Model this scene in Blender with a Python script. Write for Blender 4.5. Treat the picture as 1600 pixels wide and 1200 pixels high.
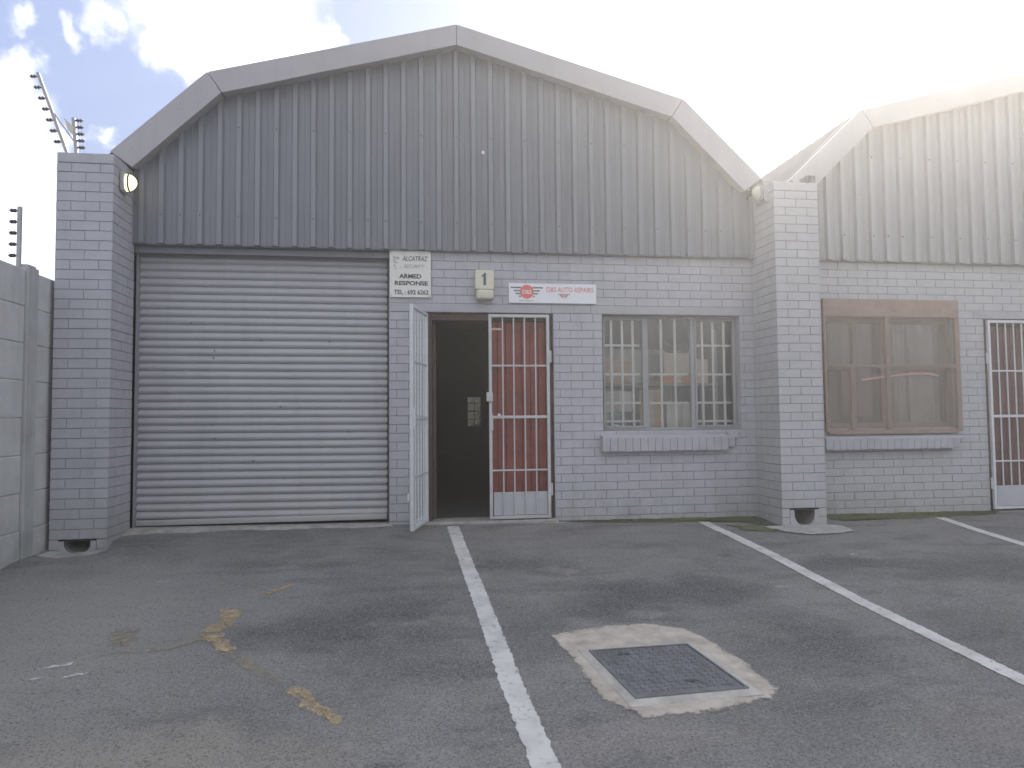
import bpy, bmesh, math, random
from mathutils import Vector, Matrix
random.seed(7)
R = math.radians
scn = bpy.context.scene
for o in list(bpy.data.objects): bpy.data.objects.remove(o)
col = scn.collection

# ---------------------------------------------------------------- camera
F, D, H, YAW, PIT, ROL = 1100.2, 6.938, 1.027, .1423, .0472, -.009
right = Vector((math.cos(YAW), -math.sin(YAW), 0))
fwd = Vector((math.sin(YAW)*math.cos(PIT), math.cos(YAW)*math.cos(PIT), math.sin(PIT)))
up = right.cross(fwd)
r2 = math.cos(ROL)*right + math.sin(ROL)*up
u2 = -math.sin(ROL)*right + math.cos(ROL)*up
cam = bpy.data.cameras.new("camera"); camo = bpy.data.objects.new("camera", cam); col.objects.link(camo)
camo.matrix_world = Matrix(((r2.x, u2.x, -fwd.x, 0), (r2.y, u2.y, -fwd.y, -D), (r2.z, u2.z, -fwd.z, H), (0, 0, 0, 1)))
cam.sensor_width = 36; cam.lens = F/1600*36; cam.clip_end = 3000; cam.clip_start = .05
scn.camera = camo
scn.view_settings.view_transform = 'Standard'; scn.view_settings.look = 'None'
scn.view_settings.exposure = 1.95; scn.view_settings.gamma = 1

# ---------------------------------------------------------------- sky and sun
SUN_AZ, SUN_EL = 40.0, 31.0           # azimuth measured from +Y towards +X
world = bpy.data.worlds.new("World"); scn.world = world; world.use_nodes = True
nt = world.node_tree; N = nt.nodes; L = nt.links; N.clear()
def node(t, nt_=None, **kw):
    n = (nt_ or nt).nodes.new(t)
    for k, v in kw.items(): setattr(n, k, v)
    return n
out = node('ShaderNodeOutputWorld'); bg = node('ShaderNodeBackground'); bg.inputs[1].default_value = .10
sky = node('ShaderNodeTexSky', sky_type='NISHITA', sun_disc=False)
sky.sun_elevation = R(SUN_EL); sky.sun_rotation = R(SUN_AZ); sky.air_density = 1.0; sky.dust_density = 2.2; sky.ozone_density = 1.2
tc = node('ShaderNodeTexCoord')
no1 = node('ShaderNodeTexNoise'); no1.inputs['Scale'].default_value = 7.5; no1.inputs['Detail'].default_value = 7; no1.inputs['Roughness'].default_value = .62
L.new(tc.outputs['Generated'], no1.inputs['Vector'])
sub = node('ShaderNodeVectorMath', operation='SUBTRACT'); sub.inputs[1].default_value = (.5, .5, .5); L.new(no1.outputs['Color'], sub.inputs[0])
sca = node('ShaderNodeVectorMath', operation='SCALE'); sca.inputs['Scale'].default_value = .19; L.new(sub.outputs[0], sca.inputs[0])
wd = node('ShaderNodeVectorMath', operation='ADD'); L.new(tc.outputs['Generated'], wd.inputs[0]); L.new(sca.outputs[0], wd.inputs[1])
# cumulus banks: centre direction, angular radius, thickness
blobs = [(-.198,.856,.478,.080,1.1), (-.256,.860,.441,.050,1.), (-.157,.876,.456,.058,1.), (-.111,.875,.471,.024,.9), (-.210,.817,.537,.11,1),
         (-.443,.850,.287,.070,1.1), (-.425,.837,.342,.036,.9), (-.451,.869,.204,.09,1.1), (-.436,.823,.360,.026,.8), (-.37,.868,.325,.022,.8),
         (-.326,.839,.436,.022,.45), (-.368,.826,.426,.014,.45), (-.295,.858,.421,.020,.4), (-.428,.803,.416,.018,.55), (-.28,.845,.455,.035,.5),
         (.50,.765,.450,.17,1.1), (.577,.758,.304,.20,1.1), (.638,.636,.433,.273,1.1), (.36,.82,.30,.10,.9)]
prev = None
for (x, y, z, r, k) in blobs:
    d = node('ShaderNodeVectorMath', operation='DISTANCE'); L.new(wd.outputs[0], d.inputs[0]); d.inputs[1].default_value = (x, y, z)
    m = node('ShaderNodeMapRange', interpolation_type='SMOOTHSTEP'); L.new(d.outputs['Value'], m.inputs['Value'])
    m.inputs['From Min'].default_value = r*1.25+.004; m.inputs['From Max'].default_value = r*.5; m.inputs['To Min'].default_value = 0; m.inputs['To Max'].default_value = k
    if prev is None: prev = m.outputs[0]
    else:
        mx = node('ShaderNodeMath', operation='MAXIMUM'); L.new(prev, mx.inputs[0]); L.new(m.outputs[0], mx.inputs[1]); prev = mx.outputs[0]
# broken cloud over the rest of the sky (behind the viewer and overhead)
no2 = node('ShaderNodeTexNoise'); no2.inputs['Scale'].default_value = 2.6; no2.inputs['Detail'].default_value = 6; no2.inputs['Roughness'].default_value = .6
L.new(tc.outputs['Generated'], no2.inputs['Vector'])
m2 = node('ShaderNodeMapRange', interpolation_type='SMOOTHSTEP'); L.new(no2.outputs['Fac'], m2.inputs['Value'])
m2.inputs['From Min'].default_value = .42; m2.inputs['From Max'].default_value = .60
sep = node('ShaderNodeSeparateXYZ'); L.new(tc.outputs['Generated'], sep.inputs[0])
back = node('ShaderNodeMapRange', interpolation_type='SMOOTHSTEP'); L.new(sep.outputs['Y'], back.inputs['Value'])
back.inputs['From Min'].default_value = .72; back.inputs['From Max'].default_value = .45
mb_ = node('ShaderNodeMath', operation='MULTIPLY'); L.new(m2.outputs[0], mb_.inputs[0]); L.new(back.outputs[0], mb_.inputs[1])
mx = node('ShaderNodeMath', operation='MAXIMUM', use_clamp=True); L.new(prev, mx.inputs[0]); L.new(mb_.outputs[0], mx.inputs[1])
mix = node('ShaderNodeMixRGB'); L.new(mx.outputs[0], mix.inputs[0])
haz = node('ShaderNodeMixRGB'); haz.inputs[0].default_value = .90; L.new(sky.outputs[0], haz.inputs[1]); haz.inputs[2].default_value = (.86, 1.14, 2.0, 1)
L.new(haz.outputs[0], mix.inputs[1]); mix.inputs[2].default_value = (4.6, 4.65, 4.8, 1)
L.new(mix.outputs[0], bg.inputs[0]); L.new(bg.outputs[0], out.inputs[0])

sl = bpy.data.lights.new("sun", 'SUN'); sl.energy = 3.0; sl.angle = R(.5); sl.color = (1, .90, .76)
so = bpy.data.objects.new("sun", sl); col.objects.link(so)
sd = Vector((math.sin(R(SUN_AZ))*math.cos(R(SUN_EL)), math.cos(R(SUN_AZ))*math.cos(R(SUN_EL)), math.sin(R(SUN_EL))))
so.rotation_euler = sd.to_track_quat('Z', 'Y').to_euler(); so.location = sd*60

# ---------------------------------------------------------------- materials
def mat(name, c, rough=.7, var=.12, scale=6, c2=None, bump=0., bscale=60, metal=0, spec=.4, dirt=None, dirt_z=None, streak=0):
    m = bpy.data.materials.new(name); m.use_nodes = True; t = m.node_tree; t.nodes.clear()
    o = node('ShaderNodeOutputMaterial', t); b = node('ShaderNodeBsdfPrincipled', t); t.links.new(b.outputs[0], o.inputs[0])
    b.inputs['Roughness'].default_value = rough; b.inputs['Metallic'].default_value = metal; b.inputs['Specular IOR Level'].default_value = spec
    g = node('ShaderNodeNewGeometry', t)
    n = node('ShaderNodeTexNoise', t); n.inputs['Scale'].default_value = scale; n.inputs['Detail'].default_value = 6; n.inputs['Roughness'].default_value = .65
    t.links.new(g.outputs['Position'], n.inputs['Vector'])
    mr = node('ShaderNodeMapRange', t); t.links.new(n.outputs['Fac'], mr.inputs['Value']); mr.inputs['From Min'].default_value = .3; mr.inputs['From Max'].default_value = .7
    mx = node('ShaderNodeMixRGB', t); t.links.new(mr.outputs[0], mx.inputs[0])
    a = c2 or tuple(v*(1-var) for v in c); e = c if c2 else tuple(min(1, v*(1+var)) for v in c)
    mx.inputs[1].default_value = (*a, 1); mx.inputs[2].default_value = (*e, 1); last = mx.outputs[0]
    if streak:
        mp = node('ShaderNodeMapping', t); mp.inputs['Scale'].default_value = (14, 14, .9); t.links.new(g.outputs['Position'], mp.inputs[0])
        sn = node('ShaderNodeTexNoise', t); sn.inputs['Scale'].default_value = 1; sn.inputs['Detail'].default_value = 5; t.links.new(mp.outputs[0], sn.inputs['Vector'])
        sm = node('ShaderNodeMapRange', t); t.links.new(sn.outputs['Fac'], sm.inputs['Value']); sm.inputs['From Min'].default_value = .48; sm.inputs['From Max'].default_value = .75; sm.inputs['To Max'].default_value = streak
        q = node('ShaderNodeMixRGB', t); t.links.new(sm.outputs[0], q.inputs[0]); t.links.new(last, q.inputs[1]); q.inputs[2].default_value = (*[v*.55 for v in c], 1); last = q.outputs[0]
    if dirt:
        dn = node('ShaderNodeTexNoise', t); dn.inputs['Scale'].default_value = 2.6; dn.inputs['Detail'].default_value = 8; dn.inputs['Roughness'].default_value = .7; t.links.new(g.outputs['Position'], dn.inputs['Vector'])
        s = node('ShaderNodeSeparateXYZ', t); t.links.new(g.outputs['Position'], s.inputs[0])
        z = node('ShaderNodeMapRange', t); t.links.new(s.outputs['Z'], z.inputs['Value']); z.inputs['From Min'].default_value = dirt_z; z.inputs['From Max'].default_value = -.05; z.inputs['To Min'].default_value = 0; z.inputs['To Max'].default_value = .75
        ad = node('ShaderNodeMath', t, operation='MULTIPLY'); t.links.new(z.outputs[0], ad.inputs[0])
        dr = node('ShaderNodeMapRange', t); t.links.new(dn.outputs['Fac'], dr.inputs['Value']); dr.inputs['From Min'].default_value = .35; dr.inputs['From Max'].default_value = .65
        t.links.new(dr.outputs[0], ad.inputs[1])
        q = node('ShaderNodeMixRGB', t); t.links.new(ad.outputs[0], q.inputs[0]); t.links.new(last, q.inputs[1]); q.inputs[2].default_value = (*dirt, 1); last = q.outputs[0]
    t.links.new(last, b.inputs['Base Color'])
    if bump:
        bn = node('ShaderNodeTexNoise', t); bn.inputs['Scale'].default_value = bscale; bn.inputs['Detail'].default_value = 4; t.links.new(g.outputs['Position'], bn.inputs['Vector'])
        bp = node('ShaderNodeBump', t); bp.inputs['Strength'].default_value = bump; bp.inputs['Distance'].default_value = .004
        t.links.new(bn.outputs['Fac'], bp.inputs['Height']); t.links.new(bp.outputs[0], b.inputs['Normal'])
    return m
M = {}
M['brick'] = mat('painted_brick', (.395, .393, .42), .65, .07, 5.0, bump=.35, bscale=45, dirt=(.20, .21, .17), dirt_z=.45, streak=.2)
M['brick2'] = mat('painted_brick_glare', (.40, .40, .408), .65, .07, 5.0, bump=.35, bscale=45, dirt=(.22, .23, .18), dirt_z=.3, streak=.10)  # unit 2 brick, tone shifted slightly to stand for sun glare
M['mortar'] = mat('painted_mortar', (.26, .26, .28), .9, .1, 8, dirt=(.16, .17, .13), dirt_z=.35)  # kept darker than the brick: joint shadow put into the colour
M['lintel'] = mat('painted_lintel', (.36, .36, .383), .7, .08, 5, bump=.3, bscale=40)
M['clad_crown'] = mat('grey_sheeting_lit_crown', (.190, .202, .224), .42, .07, 1.3, spec=.5, streak=.12)  # crowns coloured lighter for the light the ribs catch
M['clad_crown2'] = mat('grey_sheeting_glare_lit_crown', (.315, .317, .315), .42, .07, 1.3, spec=.5, streak=.12)  # lightened for both rib light and sun glare
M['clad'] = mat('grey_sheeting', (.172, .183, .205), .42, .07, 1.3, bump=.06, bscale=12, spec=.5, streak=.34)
M['clad2'] = mat('grey_sheeting_glare', (.285, .288, .288), .42, .07, 1.3, bump=.06, bscale=12, spec=.5, streak=.2)  # sheeting made paler and warmer, sun glare put into the colour
M['fascia'] = mat('flashing_paint', (.355, .34, .352), .5, .05, 2.5, streak=.12, bump=.05, bscale=10)
M['fascia2'] = mat('flashing_paint_glare', (.36, .355, .35), .5, .05, 2.5, streak=.10)  # warmed a little along with the rest of the glare-lit unit
M['roof'] = mat('roof_sheet', (.15, .15, .155), .6, .1, 2, streak=.2)
M['shutter'] = mat('shutter_steel', (.375, .375, .39), .42, .05, 2.2, bump=.04, bscale=20, dirt=(.36, .35, .32), dirt_z=.6, streak=.2)
M['outlet'] = mat('drain_outlet_cement', (.17, .175, .17), .9)
M['dark'] = mat('dark_steel', (.06, .065, .07), .6, .2, 10)
M['screw'] = mat('screw_head', (.09, .09, .10), .6, .2, 10)
M['gate'] = mat('gate_paint', (.46, .46, .465), .45, .10, 14, bump=.1, dirt=(.30, .27, .23), dirt_z=.25)
M['gate_white'] = mat('gate_white_paint', (.55, .56, .565), .45, .08, 14, bump=.1)
M['kick'] = mat('kick_plate', (.40, .41, .43), .4, .08, 6, bump=.05)
M['wood'] = mat('varnished_door', (.21, .054, .042), .45, .3, 7, bump=.2, bscale=50, streak=.5)
M['woodframe'] = mat('timber_frame', (.075, .045, .04), .6, .25, 9, bump=.2)
M['brownframe'] = mat('brown_screen_frame', (.27, .20, .165), .7, .12, 9, bump=.2)
M['winframe'] = mat('window_paint', (.29, .295, .30), .5, .06, 8)
M['bars'] = mat('cream_bars', (.82, .82, .76), .5, .04, 12)
M['concrete'] = mat('precast_concrete', (.47, .475, .465), .9, .14, 3.2, bump=.8, bscale=30, streak=.25, dirt=(.21, .22, .18), dirt_z=.45)
M['concrete_post'] = mat('precast_post', (.38, .385, .38), .9, .14, 5, bump=.7, bscale=30, streak=.3, dirt=(.21, .22, .18), dirt_z=.45)
M['cement'] = mat('cement_patch', (.40, .36, .305), .95, .26, 9, bump=1., bscale=38)
M['cement_grey'] = mat('cement_border', (.39, .37, .335), .95, .22, 12, bump=.8, bscale=50)
M['sill_cement'] = mat('threshold_cement', (.31, .30, .275), .95, .25, 9, bump=.8, bscale=40)
M['iron'] = mat('cast_iron', (.155, .157, .163), .65, .25, 14, bump=.3, metal=.2)
M['sign_cream'] = mat('cream_board', (.66, .65, .60), .5, .04, 5)
M['sign_white'] = mat('white_board', (.70, .70, .72), .4, .02, 5)
M['ink'] = mat('black_ink', (.03, .032, .035), .6)
M['ink_grey'] = mat('grey_ink', (.16, .16, .16), .6)
M['ink_faint'] = mat('faint_ink', (.34, .34, .32), .6)
M['ink_green'] = mat('dark_green_ink', (.07, .13, .15), .6)
M['red'] = mat('faded_red_ink', (.68, .17, .14), .5)
M['pinkred'] = mat('faded_pink_ink', (.62, .27, .26), .5)
M['cream'] = mat('cream_plastic', (.58, .56, .44), .35, .05, 8)
M['lens'] = mat('aged_diffuser', (.52, .50, .40), .3, .12, 14)
M['galv'] = mat('galvanised_pole', (.36, .36, .36), .5, .12, 20)
M['insul'] = mat('black_insulator', (.06, .06, .08), .4)
M['warn'] = mat('faded_warning_plate', (.62, .55, .45), .5)
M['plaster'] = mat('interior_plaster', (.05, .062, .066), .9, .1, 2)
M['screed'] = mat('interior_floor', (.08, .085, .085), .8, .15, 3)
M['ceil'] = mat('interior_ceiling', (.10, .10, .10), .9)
M['card'] = mat('cardboard', (.56, .40, .27), .9, .1, 5)
M['card2'] = mat('pale_carton', (.60, .54, .44), .9, .1, 5)
M['orange'] = mat('orange_plastic', (.72, .27, .08), .5)
M['teal'] = mat('teal_plastic', (.16, .32, .29), .5)
M['rubber'] = mat('tyre_rubber', (.03, .03, .032), .8)
M['paper'] = mat('pale_paper', (.70, .70, .64), .8)
M['curtain'] = mat('pale_curtain', (.62, .62, .54), .9, .1, 4)
M['curtain_red'] = mat('brown_curtain', (.30, .15, .125), .9, .12, 4)
M['tape'] = mat('pink_tape', (.72, .40, .38), .6)
M['grate'] = mat('drain_iron', (.09, .09, .09), .7)
M['bark'] = mat('tree_bark', (.12, .10, .09), .9)
M['leaf'] = mat('tree_leaf', (.07, .09, .05), .8)

def simple(name):
    m = bpy.data.materials.new(name); m.use_nodes = True; t = m.node_tree; t.nodes.clear(); return m, t
# glass with a film of dust
def glass(name, dust, dcol, tint=(1, 1, 1)):
    m, t = simple(name)
    o = node('ShaderNodeOutputMaterial', t); tr = node('ShaderNodeBsdfTransparent', t); tr.inputs[0].default_value = (*tint, 1)
    gl = node('ShaderNodeBsdfGlossy', t); gl.inputs['Roughness'].default_value = .04
    df = node('ShaderNodeBsdfDiffuse', t); df.inputs[0].default_value = (*dcol, 1)
    fr = node('ShaderNodeFresnel', t); fr.inputs[0].default_value = 1.5
    g = node('ShaderNodeNewGeometry', t); n = node('ShaderNodeTexNoise', t); n.inputs['Scale'].default_value = 2.4; n.inputs['Detail'].default_value = 6; t.links.new(g.outputs['Position'], n.inputs['Vector'])
    mr = node('ShaderNodeMapRange', t); t.links.new(n.outputs['Fac'], mr.inputs['Value']); mr.inputs['From Min'].default_value = .3; mr.inputs['From Max'].default_value = .7
    mr.inputs['To Min'].default_value = dust*.7; mr.inputs['To Max'].default_value = dust*1.3
    m1 = node('ShaderNodeMixShader', t); t.links.new(mr.outputs[0], m1.inputs[0]); t.links.new(tr.outputs[0], m1.inputs[1]); t.links.new(df.outputs[0], m1.inputs[2])
    m2 = node('ShaderNodeMixShader', t); t.links.new(fr.outputs[0], m2.inputs[0]); t.links.new(m1.outputs[0], m2.inputs[1]); t.links.new(gl.outputs[0], m2.inputs[2])
    t.links.new(m2.outputs[0], o.inputs[0]); return m
M['glass'] = glass('dusty_glass', .08, (.36, .38, .37))
M['glass2'] = glass('dusty_glass_next', .25, (.40, .40, .36))
# fine wire mesh: real openings between real wires, procedural weave
def meshmat(name, c, cover):
    m, t = simple(name)
    o = node('ShaderNodeOutputMaterial', t); tr = node('ShaderNodeBsdfTransparent', t); df = node('ShaderNodeBsdfDiffuse', t); df.inputs[0].default_value = (*c, 1)
    mx = node('ShaderNodeMixShader', t); mx.inputs[0].default_value = cover
    t.links.new(tr.outputs[0], mx.inputs[1]); t.links.new(df.outputs[0], mx.inputs[2]); t.links.new(mx.outputs[0], o.inputs[0]); return m
M['mesh'] = meshmat('rusty_wire_mesh', (.36, .31, .26), .33)
def emis(name, c, s):
    m, t = simple(name); o = node('ShaderNodeOutputMaterial', t); e = node('ShaderNodeEmission', t); e.inputs[0].default_value = (*c, 1); e.inputs[1].default_value = s
    t.links.new(e.outputs[0], o.inputs[0]); return m
M['lamp_on'] = emis('lamp_glow', (1, .86, .52), .55)

# asphalt
def asphalt():
    m, t = simple('asphalt'); lk = t.links
    o = node('ShaderNodeOutputMaterial', t); b = node('ShaderNodeBsdfPrincipled', t); lk.new(b.outputs[0], o.inputs[0]); b.inputs['Roughness'].default_value = .92; b.inputs['Specular IOR Level'].default_value = .25
    g = node('ShaderNodeNewGeometry', t)
    def noise(s, det=6, rg=.6, vec=None):
        n = node('ShaderNodeTexNoise', t); n.inputs['Scale'].default_value = s; n.inputs['Detail'].default_value = det; n.inputs['Roughness'].default_value = rg; lk.new(vec or g.outputs['Position'], n.inputs['Vector']); return n
    def rng(v, a, b_, c=0., d=1., smooth=True):
        r = node('ShaderNodeMapRange', t, interpolation_type='SMOOTHSTEP' if smooth else 'LINEAR'); lk.new(v, r.inputs['Value'])
        for k, q in zip(('From Min', 'From Max', 'To Min', 'To Max'), (a, b_, c, d)): r.inputs[k].default_value = q
        return r.outputs[0]
    def mixc(f, a, c, blend='MIX'):
        x = node('ShaderNodeMixRGB', t, blend_type=blend)
        if isinstance(f, float): x.inputs[0].default_value = f
        else: lk.new(f, x.inputs[0])
        for i, v in ((1, a), (2, c)):
            if isinstance(v, tuple): x.inputs[i].default_value = (*v, 1)
            else: lk.new(v, x.inputs[i])
        return x.outputs[0]
    c = mixc(rng(noise(1.3, 9, .68).outputs['Fac'], .36, .64), (.136, .133, .125), (.208, .202, .188))
    mp = node('ShaderNodeMapping', t); mp.inputs['Scale'].default_value = (.9, 2.8, 1); mp.inputs['Rotation'].default_value = (0, 0, .25); lk.new(g.outputs['Position'], mp.inputs[0])
    c = mixc(rng(noise(1.6, 8, .65, mp.outputs[0]).outputs['Fac'], .48, .66, 0, .8), c, (.088, .087, .086))
    # distort positions for stain and glare patch outlines
    dn = noise(2.6, 6); s1 = node('ShaderNodeVectorMath', t, operation='SUBTRACT'); lk.new(dn.outputs['Color'], s1.inputs[0]); s1.inputs[1].default_value = (.5, .5, .5)
    s2 = node('ShaderNodeVectorMath', t, operation='SCALE'); s2.inputs['Scale'].default_value = .9; lk.new(s1.outputs[0], s2.inputs[0])
    s3 = node('ShaderNodeVectorMath', t, operation='ADD'); lk.new(g.outputs['Position'], s3.inputs[0]); lk.new(s2.outputs[0], s3.inputs[1])
    def spot(x, y, rx, ry, k, colr):
        nonlocal c
        a = node('ShaderNodeVectorMath', t, operation='SUBTRACT'); lk.new(s3.outputs[0], a.inputs[0]); a.inputs[1].default_value = (x, y, 0)
        e = node('ShaderNodeVectorMath', t, operation='MULTIPLY'); lk.new(a.outputs[0], e.inputs[0]); e.inputs[1].default_value = (1/rx, 1/ry, 0)
        l = node('ShaderNodeVectorMath', t, operation='LENGTH'); lk.new(e.outputs[0], l.inputs[0])
        c = mixc(rng(l.outputs['Value'], 1.25, .35, 0, k), c, colr)
    DK = (.050, .052, .053)
    for s in [(-.45, -2.65, .55, .42, .75, DK), (-.1, -2.3, .4, .3, .5, DK), (.75, -1.45, .65, .22, .65, DK), (1.8, -2.2, .75, .38, .8, DK), (1.3, -2.4, .4, .3, .55, DK), (2.25, -3.1, .5, .6, .6, DK), (3.45, -1.7, .6, .22, .7, DK), (4.4, -1.9, .9, .4, .6, DK),
              (2.59, -1.37, .16, .09, .7, (.045, .055, .06)), (.1, -3.1, .5, .4, .35, DK), (3.5, -3.2, .7, .8, .4, DK), (-1.0, -1.25, .6, .12, .4, DK), (0.75, -2.9, .3, .5, .5, DK),
              (-1.1, -3.95, .9, .3, .6, (.30, .275, .225)), (2.9, -4.2, .8, .3, .4, (.25, .22, .20)), (.95, -4.0, .5, .22, .5, (.24, .22, .20)), (2.0, -2.95, .28, .12, .4, (.22, .21, .18)), (1.1, -1.6, .12, .16, .55, (.28, .26, .25)), (1.35, -1.5, .3, .12, .3, (.23, .22, .21)), (2.63, -2.16, .12, .04, .6, (.30, .29, .28)),
              (1.6, -.7, 1.6, .3, .5, (.185, .18, .175)), (-2.1, -2.4, 1.1, 1.7, .8, (.27, .262, .24)), (-1.0, -3.3, .5, .3, .35, (.24, .24, .22)), (.6, -.6, .9, .3, .4, (.20, .19, .17))]: spot(*s)  # large pale patch at left paints veiling glare onto the ground
    # fine aggregate
    c = mixc(rng(noise(75, 3, .7).outputs['Fac'], .40, .66, 0., .42), c, (.33, .325, .31))
    c = mixc(rng(noise(48, 3, .7).outputs['Fac'], .56, .66, 0., .4), c, (.30, .295, .28))
    c = mixc(rng(noise(90, 2, .7).outputs['Fac'], .52, .66, 0., .65), c, (.05, .05, .055))
    vo = node('ShaderNodeTexVoronoi', t); vo.inputs['Scale'].default_value = 5.5; lk.new(g.outputs['Position'], vo.inputs['Vector'])
    c = mixc(rng(vo.outputs['Distance'], .045, .02, 0, .55), c, (.42, .42, .41))
    lk.new(c, b.inputs['Base Color'])
    n3 = noise(95, 5, .7); bp = node('ShaderNodeBump', t); bp.inputs['Strength'].default_value = .8; bp.inputs['Distance'].default_value = .006
    lk.new(n3.outputs['Fac'], bp.inputs['Height']); lk.new(bp.outputs[0], b.inputs['Normal'])
    return m
M['asphalt'] = asphalt()
# worn road paint: chips show what lies beneath
def paint(name, c, lo, hi, scale=14, grime=(.30, .29, .27)):
    m, t = simple(name); lk = t.links
    o = node('ShaderNodeOutputMaterial', t); b = node('ShaderNodeBsdfPrincipled', t); b.inputs['Roughness'].default_value = .8
    g = node('ShaderNodeNewGeometry', t); n = node('ShaderNodeTexNoise', t); n.inputs['Scale'].default_value = scale; n.inputs['Detail'].default_value = 8; n.inputs['Roughness'].default_value = .72; lk.new(g.outputs['Position'], n.inputs['Vector'])
    n2 = node('ShaderNodeTexNoise', t); n2.inputs['Scale'].default_value = 6; n2.inputs['Detail'].default_value = 8; lk.new(g.outputs['Position'], n2.inputs['Vector'])
    cr = node('ShaderNodeMapRange', t); lk.new(n2.outputs['Fac'], cr.inputs['Value']); cr.inputs['From Min'].default_value = .42; cr.inputs['From Max'].default_value = .72; cr.inputs['To Max'].default_value = .6
    q = node('ShaderNodeMixRGB', t); lk.new(cr.outputs[0], q.inputs[0]); q.inputs[1].default_value = (*c, 1); q.inputs[2].default_value = (*grime, 1); lk.new(q.outputs[0], b.inputs['Base Color'])
    mr = node('ShaderNodeMapRange', t); lk.new(n.outputs['Fac'], mr.inputs['Value']); mr.inputs['From Min'].default_value = lo; mr.inputs['From Max'].default_value = hi
    tr = node('ShaderNodeBsdfTransparent', t); mx = node('ShaderNodeMixShader', t); lk.new(mr.outputs[0], mx.inputs[0]); lk.new(b.outputs[0], mx.inputs[1]); lk.new(tr.outputs[0], mx.inputs[2]); lk.new(mx.outputs[0], o.inputs[0]); return m
M['line'] = paint('worn_white_paint', (.54, .53, .50), .57, .76, 24)
M['yellow'] = paint('worn_yellow_paint', (.46, .36, .21), .36, .68, 26, (.30, .24, .14))
M['faint_yellow'] = paint('faded_yellow_paint', (.31, .27, .19), .34, .62, 10, (.22, .21, .17))
M['spill'] = paint('dried_white_paint', (.60, .60, .59), .42, .60, 30)
M['moss'] = paint('moss', (.10, .115, .04), .54, .74, 10, (.10, .10, .07))
M['dark_ground'] = paint('dark_ground_edge', (.075, .078, .07), .46, .66, 6, (.09, .09, .08))

def fray(m, scale=16, amp=2.2, width=.5):
    """break up the rim of a thin layer: near its rim (attribute edge = 0) only islands of it are left"""
    t = m.node_tree; o = [n for n in t.nodes if n.type == 'OUTPUT_MATERIAL'][0]; src = o.inputs[0].links[0].from_socket
    at = node('ShaderNodeAttribute', t); at.attribute_name = 'edge'
    g = node('ShaderNodeNewGeometry', t); n = node('ShaderNodeTexNoise', t); n.inputs['Scale'].default_value = scale; n.inputs['Detail'].default_value = 8; n.inputs['Roughness'].default_value = .7; t.links.new(g.outputs['Position'], n.inputs['Vector'])
    a = node('ShaderNodeMath', t, operation='MULTIPLY_ADD'); t.links.new(n.outputs['Fac'], a.inputs[0]); a.inputs[1].default_value = amp; a.inputs[2].default_value = -amp/2
    b = node('ShaderNodeMath', t, operation='ADD'); t.links.new(a.outputs[0], b.inputs[0]); t.links.new(at.outputs['Fac'], b.inputs[1])
    r = node('ShaderNodeMapRange', t, interpolation_type='SMOOTHSTEP'); t.links.new(b.outputs[0], r.inputs['Value']); r.inputs['From Min'].default_value = .45-width/2; r.inputs['From Max'].default_value = .45+width/2
    tr = node('ShaderNodeBsdfTransparent', t); mx = node('ShaderNodeMixShader', t); t.links.new(r.outputs[0], mx.inputs[0]); t.links.new(tr.outputs[0], mx.inputs[1]); t.links.new(src, mx.inputs[2]); t.links.new(mx.outputs[0], o.inputs[0]); return m
fray(M['line'], 30, 1.0, .3)
for k_ in ('yellow', 'faint_yellow', 'moss', 'dark_ground'): fray(M[k_], 15, 2.4, .7)
fray(M['spill'], 40, 2.0, .4)
M['apron'] = fray(mat('apron_cement', (.33, .32, .30), .95, .2, 9, bump=.8, bscale=50), 14, 1.6, .3)
M['cement'] = fray(M['cement'], 22, 1.1, .4)
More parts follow.
